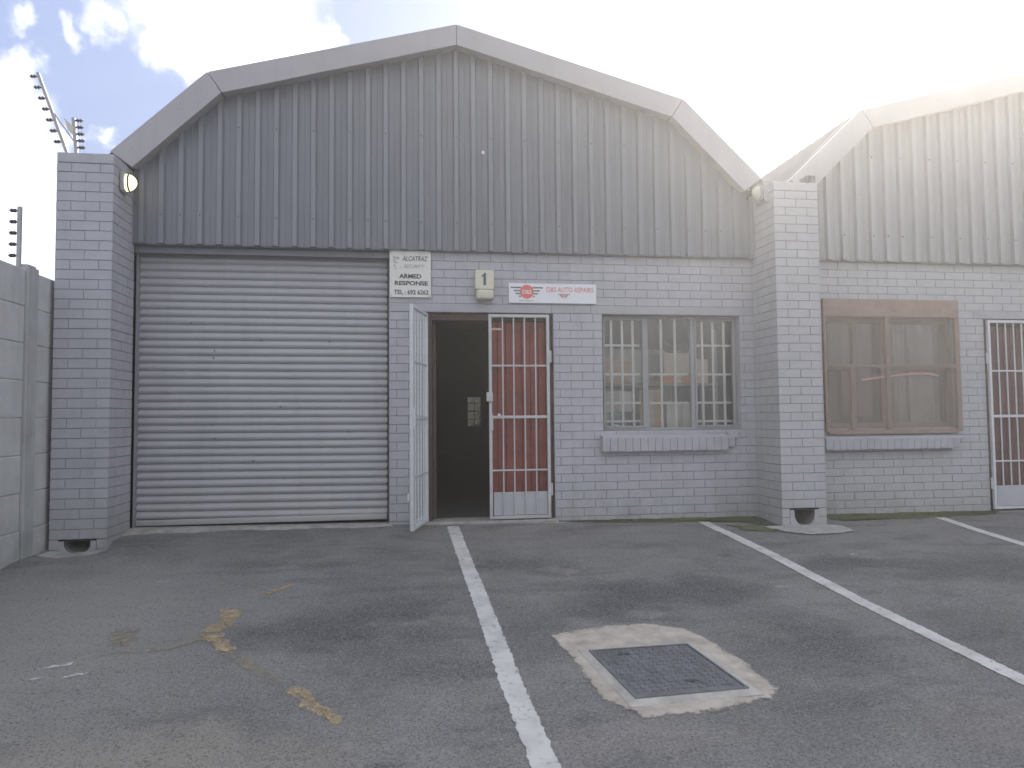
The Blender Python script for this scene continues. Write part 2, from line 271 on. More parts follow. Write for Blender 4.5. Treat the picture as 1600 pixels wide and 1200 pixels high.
# ---------------------------------------------------------------- mesh helpers
class MB:
    def __init__(s): s.v = []; s.f = []; s.m = []; s.e = None
    def face(s, pts, mi=0):
        i = len(s.v); s.v += [tuple(p) for p in pts]; s.f.append(tuple(range(i, i+len(pts)))); s.m.append(mi)
    def box(s, x0, x1, y0, y1, z0, z1, mi=0):
        i = len(s.v); s.v += [(x, y, z) for x in (x0, x1) for y in (y0, y1) for z in (z0, z1)]
        for q in ((0, 1, 3, 2), (4, 6, 7, 5), (0, 4, 5, 1), (2, 3, 7, 6), (0, 2, 6, 4), (1, 5, 7, 3)): s.f.append(tuple(i+k for k in q)); s.m.append(mi)
    def bbox(s, x0, x1, y0, y1, z0, z1, b=.004, mi=0):     # box with chamfered edges
        X = (x0, x1); Y = (y0, y1); Z = (z0, z1); bm = bmesh.new(); bmesh.ops.create_cube(bm, size=1)
        for v in bm.verts: v.co = Vector(((x0+x1)/2+v.co.x*(x1-x0), (y0+y1)/2+v.co.y*(y1-y0), (z0+z1)/2+v.co.z*(z1-z0)))
        bmesh.ops.bevel(bm, geom=list(bm.edges), offset=b, segments=2, affect='EDGES', profile=.5)
        s.bm(bm, mi); bm.free()
    def bm(s, bm, mi=0, mw=None):
        i = len(s.v); bm.verts.ensure_lookup_table()
        for v in bm.verts: s.v.append(tuple(mw @ v.co if mw else v.co))
        for f in bm.faces: s.f.append(tuple(i+v.index for v in f.verts)); s.m.append(mi)
    def tube(s, a, b, r, n=8, mi=0, r1=None):
        a = Vector(a); b = Vector(b); d = (b-a).normalized(); r1 = r if r1 is None else r1
        u = d.orthogonal().normalized(); w = d.cross(u); i = len(s.v)
        for p, rr in ((a, r), (b, r1)):
            for k in range(n): t = 2*math.pi*k/n+.3927*(n == 4)*2; s.v.append(tuple(p+(u*math.cos(t)+w*math.sin(t))*rr))
        for k in range(n): s.f.append((i+k, i+(k+1) % n, i+n+(k+1) % n, i+n+k)); s.m.append(mi)
        s.f.append(tuple(i+k for k in reversed(range(n)))); s.m.append(mi); s.f.append(tuple(i+n+k for k in range(n))); s.m.append(mi)
    def bar(s, a, b, w, t, side, mi=0):                    # rectangular bar a->b, width w along side, thickness t
        a = Vector(a); b = Vector(b); d = (b-a).normalized(); u = Vector(side).normalized(); w_ = d.cross(u).normalized(); i = len(s.v)
        for p in (a, b):
            for (p1, p2) in ((-1, -1), (1, -1), (1, 1), (-1, 1)): s.v.append(tuple(p+u*p1*w/2+w_*p2*t/2))
        for q in ((0, 1, 2, 3), (7, 6, 5, 4), (0, 4, 5, 1), (1, 5, 6, 2), (2, 6, 7, 3), (3, 7, 4, 0)): s.f.append(tuple(i+k for k in q)); s.m.append(mi)
    def prism(s, pts2, y0, y1, mi=0):                      # polygon in XZ extruded along Y
        n = len(pts2); i = len(s.v); s.v += [(x, y0, z) for x, z in pts2]+[(x, y1, z) for x, z in pts2]
        s.f.append(tuple(range(i, i+n))); s.m.append(mi); s.f.append(tuple(i+n+k for k in reversed(range(n)))); s.m.append(mi)
        for k in range(n): s.f.append((i+k, i+n+k, i+n+(k+1) % n, i+(k+1) % n)); s.m.append(mi)
    def build(s, name, mats, parent=None, smooth=False, recalc=True):
        me = bpy.data.meshes.new(name); me.from_pydata(s.v, [], s.f)
        if not isinstance(mats, (list, tuple)): mats = [mats]
        for m in mats: me.materials.append(m)
        for p, mi in zip(me.polygons, s.m): p.material_index = mi; p.use_smooth = smooth
        if recalc:
            bm = bmesh.new(); bm.from_mesh(me); bmesh.ops.recalc_face_normals(bm, faces=bm.faces); bm.to_mesh(me); bm.free()
        if s.e:
            at = me.attributes.new('edge', 'FLOAT', 'POINT')
            for k, q in enumerate(s.e): at.data[k].value = q
        me.update(); o = bpy.data.objects.new(name, me); col.objects.link(o)
        if parent:
            o.parent = parent; o.matrix_parent_inverse = parent.matrix_world.inverted() if False else Matrix.Translation(-world_loc(parent))
        return o
def world_loc(o):
    p = Vector(o.get('_base', (0, 0, 0))); return p
def empty(name, loc=(0, 0, 0)):
    o = bpy.data.objects.new(name, None); o.location = loc; o['_base'] = tuple(loc); col.objects.link(o); o.empty_display_size = .2; return o
def tag(o, label=None, cat=None, group=None, kind=None):
    if label: o['label'] = label
    if cat: o['category'] = cat
    if group: o['group'] = group
    if kind: o['kind'] = kind
    return o
def struct(o): o['kind'] = 'structure'; return o
def text(s, x, z, y, height, width, mtl, parent, bold=0., shear=0., name='lettering'):
    """flat lettering facing -Y, lower-left corner at x,z, scaled to height and width"""
    cu = bpy.data.curves.new('lettering', 'FONT'); cu.body = s; cu.size = 1; cu.offset = bold; cu.shear = shear; cu.extrude = 0; cu.resolution_u = 4
    t = bpy.data.objects.new('lettering_tmp', cu); col.objects.link(t)
    bpy.context.view_layer.update()
    me = bpy.data.meshes.new_from_object(t.evaluated_get(bpy.context.evaluated_depsgraph_get())); bpy.data.objects.remove(t)
    xs = [v.co.x for v in me.vertices]; ys = [v.co.y for v in me.vertices]
    sx = width/(max(xs)-min(xs)); sy = height/(max(ys)-min(ys)); x0, y0 = min(xs), min(ys)
    for v in me.vertices: v.co = Vector((x+(v.co.x-x0)*sx, y, z+(v.co.y-y0)*sy))
    me.materials.clear(); me.materials.append(mtl); me.name = name
    o = bpy.data.objects.new(name, me); col.objects.link(o)
    if parent: o.parent = parent; o.matrix_parent_inverse = Matrix.Translation(-world_loc(parent))
    return o

Z0 = 2.07; CO = .085; PITCH = .232
def brick_face(mb, org, u, n, length, z0, z1, holes=(), phase=0., gap=.006, dep=.005, rnd=None, mi=0, mortar=1, vgap=.0045, thick=.04):
    """painted brick face: every brick modelled with chamfered arrises, recessed joints. holes: (s0,s1,z0,z1)"""
    rnd = rnd or random.Random(3); org = Vector(org); u = Vector(u); n = Vector(n)
    P = lambda s, z, d: org+u*s+Vector((0, 0, z))+n*d
    k0 = math.floor((z0-Z0)/CO+1e-6); k1 = math.ceil((z1-Z0)/CO-1e-6)
    for k in range(k0, k1):
        a = max(z0, Z0+k*CO); b = min(z1, Z0+(k+1)*CO)
        if b-a < .012: continue
        iv = [(0., length)]
        for (h0, h1, hz0, hz1) in holes:
            if min(b, hz1)-max(a, hz0) > .02:
                nv = []
                for (p, q) in iv:
                    if h0 > p: nv.append((p, min(q, h0)))
                    if h1 < q: nv.append((max(p, h1), q))
                iv = [(p, q) for p, q in nv if q-p > 1e-4]
        for (p, q) in iv:
            mb.face([P(p, a, -dep), P(q, a, -dep), P(q, b, -dep), P(p, b, -dep)], mortar)
            off = phase+(PITCH/2 if k % 2 else 0); j = math.floor((p-off)/PITCH)
            s = p
            while s < q-1e-4:
                e = min(q, off+(j+1)*PITCH); j += 1
                if e-s < .03 and e < q: e = min(q, off+(j+1)*PITCH); j += 1
                if q-e < .03: e = q
                s0 = s+(vgap/2 if s > p+1e-5 else 0); s1 = e-(vgap/2 if e < q-1e-5 else 0)
                t0 = rnd.uniform(-.0012, .0012); j0 = rnd.uniform(-.001, .001); j1 = rnd.uniform(-.001, .001)
                aa = a+gap/2+j0; bb = b-gap/2+j1; c = .002
                o4 = [P(s0, aa, -dep), P(s1, aa, -dep), P(s1, bb, -dep), P(s0, bb, -dep)]
                cl = c if s > p+1e-5 else 0; cr = c if e < q-1e-5 else 0
                tt = [rnd.uniform(-.0008, .0008) for _ in range(4)]
                i4 = [P(s0+cl, aa+c, t0+tt[0]), P(s1-cr, aa+c, t0+tt[1]), P(s1-cr, bb-.0006, t0+tt[2]), P(s0+cl, bb-.0006, t0+tt[3])]
                mb.face(i4, mi)
                for w in range(4): mb.face([o4[w], o4[(w+1) % 4], i4[(w+1) % 4], i4[w]], mi)
                s = e

# ---------------------------------------------------------------- ground
def gz(x, y):
    s = .08*max(min(y, 0), -13) - .006*max(-12, min(12, x))
    if y > 0: s -= .0
    d = math.hypot((x+2.79)/.36, (y+.56)/.26)
    if d < 1: s -= .072*(1-d*d)
    s += .006*math.sin(1.7*x+.5*y)*math.sin(1.1*y)*(1 if y < -.6 else 0)
    return s
xs = sorted(set([-260, -100, -40, -20, -12, -9]+[-7+.2*i for i in range(0, 86)]+[12, 20, 40, 100, 260]+[-3.3+.05*i for i in range(0, 22)]))
ys = sorted(set([-260, -100, -40, -25, -18, -15, -13, -11, -10, -9]+[-8+.2*i for i in range(0, 41)]+[-1+.05*i for i in range(0, 25)]+[.6, 1, 3, 8, 20, 60, 260]))
g = MB(); nx = len(xs)
for y in ys:
    for x in xs: g.v.append((x, y, gz(x, y)))
for j in range(len(ys)-1):
    for i in range(nx-1): g.f.append((j*nx+i, j*nx+i+1, (j+1)*nx+i+1, (j+1)*nx+i)); g.m.append(0)
ground = struct(g.build('ground', M['asphalt'], smooth=True, recalc=False))

def strip(name, pts, w, mtl, h=.004, jag=.005, step=.022, seed=1, wends=None):
    """painted line following the ground, ragged edges"""
    rr = random.Random(seed); mb = MB(); L_, R_ = [], []
    for a, b in zip(pts[:-1], pts[1:]):
        a = Vector(a); b = Vector(b); n = max(1, int((b-a).length/step)); d = (b-a).normalized(); s = Vector((-d.y, d.x))
        for k in range(n):
            p = a+(b-a)*k/n
            j1 = rr.uniform(-jag, jag); j2 = rr.uniform(-jag, jag)
            L_.append(p+s*(w/2+j1)); R_.append(p-s*(w/2+j2))
    mb.e = []; T = (0, .16, .84, 1); EV = (.42, 1, 1, .42)
    for i in range(len(L_)-1):
        for c in range(3):
            q = [L_[i].lerp(R_[i], T[c]), L_[i].lerp(R_[i], T[c+1]), L_[i+1].lerp(R_[i+1], T[c+1]), L_[i+1].lerp(R_[i+1], T[c])]
            mb.face([(p.x, p.y, gz(p.x, p.y)+h) for p in q]); mb.e += [EV[c], EV[c+1], EV[c+1], EV[c]]
    return struct(mb.build(name, mtl, recalc=False))
def blot(name, pts, mtl, h=.004, jag=.02, seed=2, n=8, thick=0.):
    """irregular flat patch lying on the ground (outline pts), subdivided so that it follows it"""
    rr = random.Random(seed); P2 = []
    for i in range(len(pts)):
        a = Vector(pts[i]); b = Vector(pts[(i+1) % len(pts)])
        for k in range(n):
            P2.append(a+(b-a)*k/n+Vector((rr.uniform(-jag, jag), rr.uniform(-jag, jag))))
    c = sum(P2, Vector((0, 0)))/len(P2); mb = MB()
    rings = [1, .66, .33]
    mb.e = []; RG = (1.06, .86, .6, .3); EG = (.0, 1, 1, 1); TG = (0, thick, thick, thick)
    for i in range(len(P2)):
        a, b = P2[i], P2[(i+1) % len(P2)]
        for k in range(3):
            q = [(c+(a-c)*RG[k], TG[k], EG[k]), (c+(b-c)*RG[k], TG[k], EG[k]), (c+(b-c)*RG[k+1], TG[k+1], EG[k+1]), (c+(a-c)*RG[k+1], TG[k+1], EG[k+1])]
            mb.face([(p.x, p.y, gz(p.x, p.y)+h+t_) for p, t_, _ in q]); mb.e += [w_ for _, _, w_ in q]
        q = [c+(a-c)*.3, c+(b-c)*.3, c]; mb.face([(p.x, p.y, gz(p.x, p.y)+h+thick) for p in q]); mb.e += [1, 1, 1]
    return mb.build(name, mtl)
strip('parking_line', [(.39, -.13), (.43, -1.54), (.46, -2.53), (.485, -3.46), (.525, -4.3), (.60, -6.5)], .116, M['line'], seed=4)
strip('parking_line', [(2.875, -.17), (2.94, -1.37), (2.965, -2.59), (3.01, -3.26), (3.06, -4.0), (3.15, -6.5)], .112, M['line'], seed=5)
strip('parking_line', [(5.44, -.10), (5.39, -.75), (5.38, -1.33), (5.40, -3), (5.45, -6)], .108, M['line'], seed=6)
Yl = dict(jag=.02)
struct(blot('yellow_marking', [(-1.20, -2.20), (-1.06, -2.24), (-1.04, -2.48), (-1.12, -2.62), (-1.22, -2.60), (-1.14, -2.44)], M['yellow'], seed=1))
struct(blot('yellow_marking', [(-1.20, -2.64), (-1.08, -2.62), (-.95, -2.86), (-.98, -2.93), (-1.06, -2.86)], M['yellow'], .0045, seed=2))
struct(blot('yellow_marking', [(-1.72, -2.45), (-1.58, -2.47), (-1.52, -2.72), (-1.66, -2.76), (-1.70, -2.62)], M['faint_yellow'], seed=3))
struct(blot('yellow_marking', [(-1.0, -1.93), (-.84, -1.76), (-.82, -1.83), (-.96, -1.97)], M['yellow'], seed=4))
struct(blot('yellow_marking', [(-.60, -3.36), (-.50, -3.38), (-.42, -3.56), (-.30, -3.68), (-.30, -3.74), (-.46, -3.62)], M['yellow'], seed=5))
struct(blot('yellow_marking', [(-.05, -.22), (.25, -.10), (.27, -.15), (-.02, -.30)], M['faint_yellow'], seed=6, jag=.01))
strip('yellow_marking', [(-1.62, -2.85), (-1.3, -2.80), (-1.12, -2.62)], .05, M['faint_yellow'], seed=9)
strip('yellow_marking', [(-.98, -2.9), (-.62, -3.34)], .07, M['faint_yellow'], seed=10)
for k, (x, y, a, b) in enumerate([(-1.80, -2.98, .075, .045), (-1.83, -3.13, .05, .03), (-1.66, -3.11, .05, .03), (-1.76, -1.58, .06, .02), (3.63, -1.5, .07, .022)]):
    struct(blot('paint_splash', [(x-a, y-b), (x, y-b*.4), (x+a*.8, y+b*.2), (x+a, y+b), (x, y+b*.7), (x-a*.7, y+b*.1)], M['spill'], jag=.008, seed=20+k, n=4))
blot('moss_edge', [(1.45, -.02), (2.6, -.02), (3.5, -.03), (3.48, -.26), (3.0, -.22), (2.0, -.15)], M['moss'], .006, jag=.025, n=14, seed=31)['kind'] = 'stuff'
blot('moss_edge', [(4.10, -.02), (5.0, -.02), (6.3, -.03), (6.2, -.16), (5.2, -.30), (4.3, -.32)], M['moss'], .006, jag=.03, n=14, seed=32)['kind'] = 'stuff'
blot('moss_edge', [(3.05, -.35), (3.45, -.45), (3.42, -.68), (3.15, -.60)], M['moss'], .006, jag=.03, n=8, seed=33)['kind'] = 'stuff'
struct(blot('dark_patch', [(3.15, -.02), (3.54, -.03), (3.54, -.50), (3.30, -.35)], M['dark_ground'], .005, jag=.02, n=8, seed=34))  # darker ground in the corner beside the middle pillar
struct(blot('concrete_apron', [(3.36, -.48), (3.60, -.46), (4.02, -.46), (4.18, -.54), (4.17, -.74), (3.95, -.83), (3.60, -.83), (3.42, -.66)], M['apron'], .006, jag=.012, n=5, seed=40, thick=.010))
struct(blot('concrete_apron', [(-3.02, -.50), (-2.50, -.44), (-2.58, -.60), (-2.86, -.72), (-3.05, -.66)], M['apron'], .005, jag=.015, n=8, seed=41, thick=.0))
# strip of cement along the roller shutter
tb = MB(); rr = random.Random(5); n = 40
for i in range(n):
    x0 = -2.58+2.4*i/n; x1 = -2.58+2.4*(i+1)/n
    def fy(x): return -.075-.10*max(0, 1-(x+2.58)/.9)-.02*math.sin(9*x)-.012*math.sin(31*x)
    zt = lambda x: .036-.010*(x+2.58)
    for (ya, za, yb, zb) in ((.2, lambda x: zt(x), -.03, lambda x: zt(x)), (-.03, lambda x: zt(x), None, None)):
        if yb is not None: tb.face([(x0, ya, za(x0)), (x1, ya, za(x1)), (x1, yb, zb(x1)), (x0, yb, zb(x0))])
        else: tb.face([(x0, ya, za(x0)), (x1, ya, za(x1)), (x1, fy(x1), gz(x1, fy(x1))-.002), (x0, fy(x0), gz(x0, fy(x0))-.002)])
struct(tb.build('shutter_threshold', M['sill_cement'], smooth=True))

# ================================================================ UNIT 1
unit = empty('warehouse_unit', (.5, 3, 0)); tag(unit, 'grey painted brick workshop with roller shutter and open doorway under a wide gable', 'building')
XL, XR = -2.557, 3.566           # inner faces of the two pillars
PY = -.485
w = MB()
WX0 = -.212
brick_face(w, (WX0, 0, 0), (1, 0, 0), (0, -1, 0), XR-WX0, -.16, 2.68,
           holes=[(.142-WX0, 1.42-WX0, -.5, Z0), (1.925-WX0, 3.41-WX0, .88, Z0), (WX0-WX0, 1.62-WX0, Z0, Z0+CO), (1.80-WX0, 3.72-WX0, Z0, Z0+CO), (3.41-WX0, 3.41-WX0, 0, 0)], phase=.07, rnd=random.Random(1))
# reveals and wall thickness
for (x0, x1, z0, z1) in ((WX0, .142, -.1, Z0), (1.42, 1.925, -.1, Z0), (3.41, 3.7, -.1, Z0), (1.925, 3.41, -.1, .88)): w.box(x0+.0002, x1-.0002, .0062, .22, z0, z1, 0)
w.box(WX0, 3.7, .0062, .22, Z0, 2.9, 0)
wall1 = w.build('brick_wall', [M['brick'], M['mortar']], unit)
l = MB(); l.bbox(WX0+.001, 1.40, -.003, .1, Z0+.003, Z0+CO-.003, .003); l.bbox(1.405, 1.62, -.002, .1, Z0+.004, Z0+CO-.004, .004); l.bbox(1.628, 1.80, -.002, .1, Z0+.004, Z0+CO-.004, .004); l.bbox(1.808, 3.56, -.003, .1, Z0+.003, Z0+CO-.003, .003)
l.build('lintel', M['lintel'], unit)

def pillar(x0, x1, parent, mtl, hx0, hx1, hz1, hz0, zb, seed):
    """brick pillar with a half-round drain outlet through its foot"""
    mb = MB(); zt = 3.255
    brick_face(mb, (x0, PY, 0), (1, 0, 0), (0, -1, 0), x1-x0, zb, zt, holes=[(hx0-x0-.045, hx1-x0+.045, -1, hz1)], phase=0, rnd=random.Random(seed))
    brick_face(mb, (x1, PY, 0), (0, 1, 0), (1, 0, 0), -PY, zb, zt, phase=.116, rnd=random.Random(seed+1))
    brick_face(mb, (x0, 0, 0), (0, -1, 0), (-1, 0, 0), -PY, zb, zt, phase=.116, rnd=random.Random(seed+2))
    # cap course
    mb.bbox(x0-.002, x1+.002, PY-.002, .05, zt+.003, 3.345, .006, 0)
    # plastered surround with the half-round cut out
    cx = (hx0+hx1)/2; rx = (hx1-hx0)/2; rz = hz1-hz0; A = 14
    arc = [(cx-rx*math.cos(math.pi*k/A)*(1 if True else 0), hz1-rz*(math.sin(math.pi*k/A)**.62)) for k in range(A+1)]
    outer = []
    for k in range(A+1):
        t = k/A
        if t <= .25: outer.append((hx0-.043, hz1+(zb-hz1)*t/.25))
        elif t >= .75: outer.append((hx1+.043, zb+(hz1-zb)*(t-.75)/.25))
        else: outer.append((hx0-.043+(hx1-hx0+.086)*(t-.25)/.5, zb))
    for k in range(A):
        mb.face([(arc[k][0], PY-.003, arc[k][1]), (arc[k+1][0], PY-.003, arc[k+1][1]), (outer[k+1][0], PY-.003, outer[k+1][1]), (outer[k][0], PY-.003, outer[k][1])], 0)
        mb.face([(arc[k][0], PY-.003, arc[k][1]), (arc[k+1][0], PY-.003, arc[k+1][1]), (arc[k+1][0], -.1, arc[k+1][1]+.01), (arc[k][0], -.1, arc[k][1]+.01)], 2)
    mb.face([(a[0], -.1, a[1]+.01) for a in arc], 2); mb.face([(hx0, PY-.002, hz1+.0005), (hx1, PY-.002, hz1+.0005), (hx1, -.1, hz1+.0005), (hx0, -.1, hz1+.0005)], 2)
    return mb.build('pillar', [mtl, M['mortar'], M['outlet']], parent)
pillar(-3.012, XL, unit, M['brick'], -2.895, -2.685, .018, -.088, -.14, 11)
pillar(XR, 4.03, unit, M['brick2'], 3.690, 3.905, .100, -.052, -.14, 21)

# gable cladding: ribbed sheet, ribs every 172 mm
RX = .446
def gable_top(x, c, a=(2.193, 4.07), rz=4.675, e=(2.99, 3.31)):
    d = abs(x-c)
    if d < a[0]: return rz+(a[1]-rz)*d/a[0]
    return a[1]+(e[1]-a[1])*(d-a[0])/(e[0]-a[0])
def cladding(x0, x1, c, parent, mtl, crown, zb=2.672, cen=RX, y=-.045, pitch=.1717):
    mb = MB(); rib = .034; xsx = []
    n0 = math.floor((x0-cen)/pitch)-1; n1 = math.ceil((x1-cen)/pitch)+1
    prof = []
    for n in range(n0, n1+1):
        q = cen+n*pitch
        prof += [(q-.033, 0), (q-.020, -rib), (q+.020, -rib), (q+.033, 0), (q+pitch*.5-.006, 0), (q+pitch*.5, -.004), (q+pitch*.5+.006, 0)]
    prof = [(max(x0, min(x1, a)), b) for a, b in prof if x0-.02 < a < x1+.02]
    rr = random.Random(int(c*10)+3)
    for (a, ya), (b, yb) in zip(prof[:-1], prof[1:]):
        if b-a < 1e-4: continue
        za, zc = gable_top(a, c)+.05, gable_top(b, c)+.05; zz = zb+.000
        segs = 5
        for k in range(segs):
            t0, t1 = k/segs, (k+1)/segs
            wob = lambda x, z: .0022*math.sin(2.3*x+3*z)+.0015*math.sin(7*x-5*z)
            p = [(a, zz+(za-zz)*t0), (b, zz+(zc-zz)*t0), (b, zz+(zc-zz)*t1), (a, zz+(za-zz)*t1)]
            mb.face([(p[0][0], y+ya+wob(*p[0]), p[0][1]), (p[1][0], y+yb+wob(*p[1]), p[1][1]), (p[2][0], y+yb+wob(*p[2]), p[2][1]), (p[3][0], y+ya+wob(*p[3]), p[3][1])], 2 if ya == yb == -rib else 0)
    # back of the sheet, so that the open rib ends read dark from below
    mb.face([(x0, y+.008, zb+.004), (x1, y+.008, zb+.004), (x1, y+.008, gable_top(x1, c)), (c+2.19 if c+2.19 < x1 else x1, y+.008, gable_top(min(c+2.19, x1), c)), (c if c < x1 else x1, y+.008, gable_top(min(c, x1), c)), (max(c-2.19, x0), y+.008, gable_top(max(c-2.19, x0), c)), (x0, y+.008, gable_top(x0, c))], 1)
    for n in range(n0, n1+1):
        q = cen+n*pitch
        if not (x0+.03 < q < x1-.03): continue
        for zz in ((2.94, 3.80) if n % 2 == 0 else (2.94,) if n % 5 == 0 else ()):
            if zz < gable_top(q, c)-.1: mb.tube((q, y-rib-.006, zz), (q, y-rib+.002, zz), .008, 6, 1)
    return mb.build('gable_cladding', [mtl, M['screw'], crown], parent, recalc=False)
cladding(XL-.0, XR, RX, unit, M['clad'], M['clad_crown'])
h = MB(); h.tube((.715, -.052, 3.673), (.715, -.046, 3.673), .017, 10); h.build('hole_patch', M['sign_cream'], unit)
# fascia boards (flashing) in four lengths, front face at y=-.2
def fascia(c, parent, mtl, sides=(-1, 1), out=((0, 4.882), (2.317, 4.264), (3.150, 3.475)), inn=((0, 4.677), (2.190, 4.075), (2.965, 3.335)), ends=True):
    for s in sides:
        for k in range(2):
            o0, o1 = out[k], out[k+1]; i0, i1 = inn[k], inn[k+1]; mb = MB(); e = .0035
            poly = [(c+s*(o0[0]+e), o0[1]), (c+s*(o1[0]-e), o1[1]), (c+s*(i1[0]-e), i1[1]), (c+s*(i0[0]+e), i0[1])]
            n = 8
            def lerp(t): return (poly[0][0]+(poly[1][0]-poly[0][0])*t, poly[0][1]+(poly[1][1]-poly[0][1])*t), (poly[3][0]+(poly[2][0]-poly[3][0])*t, poly[3][1]+(poly[2][1]-poly[3][1])*t)
            for j in range(n):
                a, b = lerp(j/n); a2, b2 = lerp((j+1)/n); w0 = .003*math.sin(j*1.7+k); w1 = .003*math.sin((j+1)*1.7+k)
                A = [(a[0], -.2, a[1]), (a2[0], -.2, a2[1]), (b2[0], -.2+w1, b2[1]+w1), (b[0], -.2+w0, b[1]+w0)]
                mb.face(A); mb.face([A[3], A[2], (b2[0], -.048, b2[1]+.02), (b[0], -.048, b[1]+.02)])
                mb.face([A[0], A[1], (a2[0], .05, a2[1]+.002), (a[0], .05, a[1]+.002)])
            a, b = lerp(0); mb.face([(a[0], -.2, a[1]), (b[0], -.2, b[1]), (b[0], -.05, b[1]), (a[0], .05, a[1])])
            a, b = lerp(1); mb.face([(a[0], -.2, a[1]), (b[0], -.2, b[1]), (b[0], -.05, b[1]), (a[0], .05, a[1])])
            for j in range(4):
                t = (j+.5)/4; a, b = lerp(t); mb.tube(((a[0]*.6+b[0]*.4), -.204, a[1]*.6+b[1]*.4), ((a[0]*.6+b[0]*.4), -.199, a[1]*.6+b[1]*.4), .007, 6)
            mb.build('fascia_board', mtl, parent, recalc=False)
fascia(RX, unit, M['fascia'])
def roof(c, parent, mtl, s=(-1, 1), depth=16., dz=-.012):
    mb = MB(); pr = [(0, 4.882), (2.317, 4.264), (3.170, 3.455)]
    for sg in s:
        for k in range(2):
            (a, za), (b, zb) = pr[k], pr[k+1]; y = .05; n = int(depth/.172)
            for j in range(n):
                y0 = -.19+j*.172
                for (ya, yb, ha, hb) in ((0, .10, 0, 0), (.10, .112, 0, .03), (.112, .150, .03, .03), (.150, .172, .03, 0)):
                    mb.face([(c+sg*a, y0+ya, za+dz+ha*.9), (c+sg*b, y0+ya, zb+dz+ha*.9), (c+sg*b, y0+yb, zb+dz+hb*.9), (c+sg*a, y0+yb, za+dz+hb*.9)])
    mb.build('roof', mtl, parent, recalc=False)
roof(RX, unit, M['roof'])
# interior shell
s = MB(); YB = 12.
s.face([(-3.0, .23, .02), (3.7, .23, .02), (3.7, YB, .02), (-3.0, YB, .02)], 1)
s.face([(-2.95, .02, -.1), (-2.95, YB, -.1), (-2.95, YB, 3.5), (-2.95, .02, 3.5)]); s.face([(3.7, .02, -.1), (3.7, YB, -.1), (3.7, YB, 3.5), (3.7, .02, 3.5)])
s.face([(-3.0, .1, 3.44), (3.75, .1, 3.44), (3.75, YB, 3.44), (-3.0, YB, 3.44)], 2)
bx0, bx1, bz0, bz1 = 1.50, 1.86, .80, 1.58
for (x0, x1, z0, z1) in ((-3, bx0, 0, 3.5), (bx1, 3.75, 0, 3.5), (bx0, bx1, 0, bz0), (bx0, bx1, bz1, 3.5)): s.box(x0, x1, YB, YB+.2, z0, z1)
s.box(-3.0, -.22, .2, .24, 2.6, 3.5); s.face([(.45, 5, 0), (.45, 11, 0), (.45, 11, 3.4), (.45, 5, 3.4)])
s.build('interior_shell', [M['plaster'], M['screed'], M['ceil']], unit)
bw = MB()
for x in (bx0+.18,): bw.box(x-.008, x+.008, YB-.03, YB-.01, bz0, bz1)
for z in (.98, 1.2, 1.42): bw.box(bx0, bx1, YB-.034, YB-.03, z-.012, z+.012)
rw = bw.build('rear_window', M['winframe'], unit)
p = MB(); p.box(bx0, bx1, YB+.05, YB+.054, bz0, bz1); p.build('pane', glass('dimming_glass', .3, (.3, .3, .26), (.34, .35, .32)), rw)  # pane added with a dark tint to dim the sky behind
# header beam above shutter
b = MB(); b.box(XL+.001, WX0-.001, -.035, .26, 2.664, 2.90); b.box(XL+.001, WX0+.0, .02, .10, 2.60, 2.662, 0)
b.build('shutter_header', M['clad'], unit)

# roller shutter
rs = MB(); pit = .0735; NB = 8; zt = 2.66; zb = .045
i = 0; z = zb+.055
rs.bbox(XL+.02, WX0-.024, .088, .128, zb, zb+.052, .006)
prof = []
while z < zt:
    for k in range(NB):
        t = k/NB; prof.append((.127-.025*math.sin(math.pi*t**.85)**.9, z+t*pit))
    prof.append((.129, z+pit*.985)); z += pit
rr = random.Random(8); cols = 24; x0s = XL+.018; x1s = WX0-.022; base = len(rs.v)
for (y, z) in prof:
    for c in range(cols+1):
        t = c/cols; x = x0s+(x1s-x0s)*t
        rs.v.append((x, y+.002*math.sin(3*x+.9*z)+.0008*math.sin(11*x+7*z), z-.010*(x-x0s)*(1-z/zt)+.0012*math.sin(2*x+9*z)))
for r_ in range(len(prof)-1):
    for c in range(cols): a = base+r_*(cols+1)+c; rs.f.append((a, a+1, a+cols+2, a+cols+1)); rs.m.append(0)
shut = rs.build('roller_shutter', M['shutter'], unit, recalc=False)
for p in shut.data.polygons: p.use_smooth = True
gd = MB(); gd.box(XL+.001, XL+.016, .06, .2, .0, 2.66); g2_ = MB(); g2_.box(WX0-.018, WX0-.001, .08, .2, .0, 2.66)
for k in range(35):
    z = zb+.055+k*pit; g2_.bbox(WX0-.030, WX0-.006, .100, .124, z-.010, z+.010, .003)
    if k % 3 != 1: gd.bbox(XL+.008, XL+.026, .104, .124, z-.007, z+.007, .003)
gd.build('shutter_guide', M['mortar'], shut); g2_.build('shutter_guide', M['dark'], shut)
for (x, z) in ((-2.07, 1.95), (-1.86, 1.69), (-1.87, 1.62), (-1.43, 1.79), (-.79, 1.78), (-1.25, 1.15), (-1.85, .85), (-1.5, .63), (-.6, .9)):
    df = MB(); df.bbox(x-.004, x+.004, .093, .107, z-.010, z+.010, .002); df.build('rust_nick', M['screw'], shut)

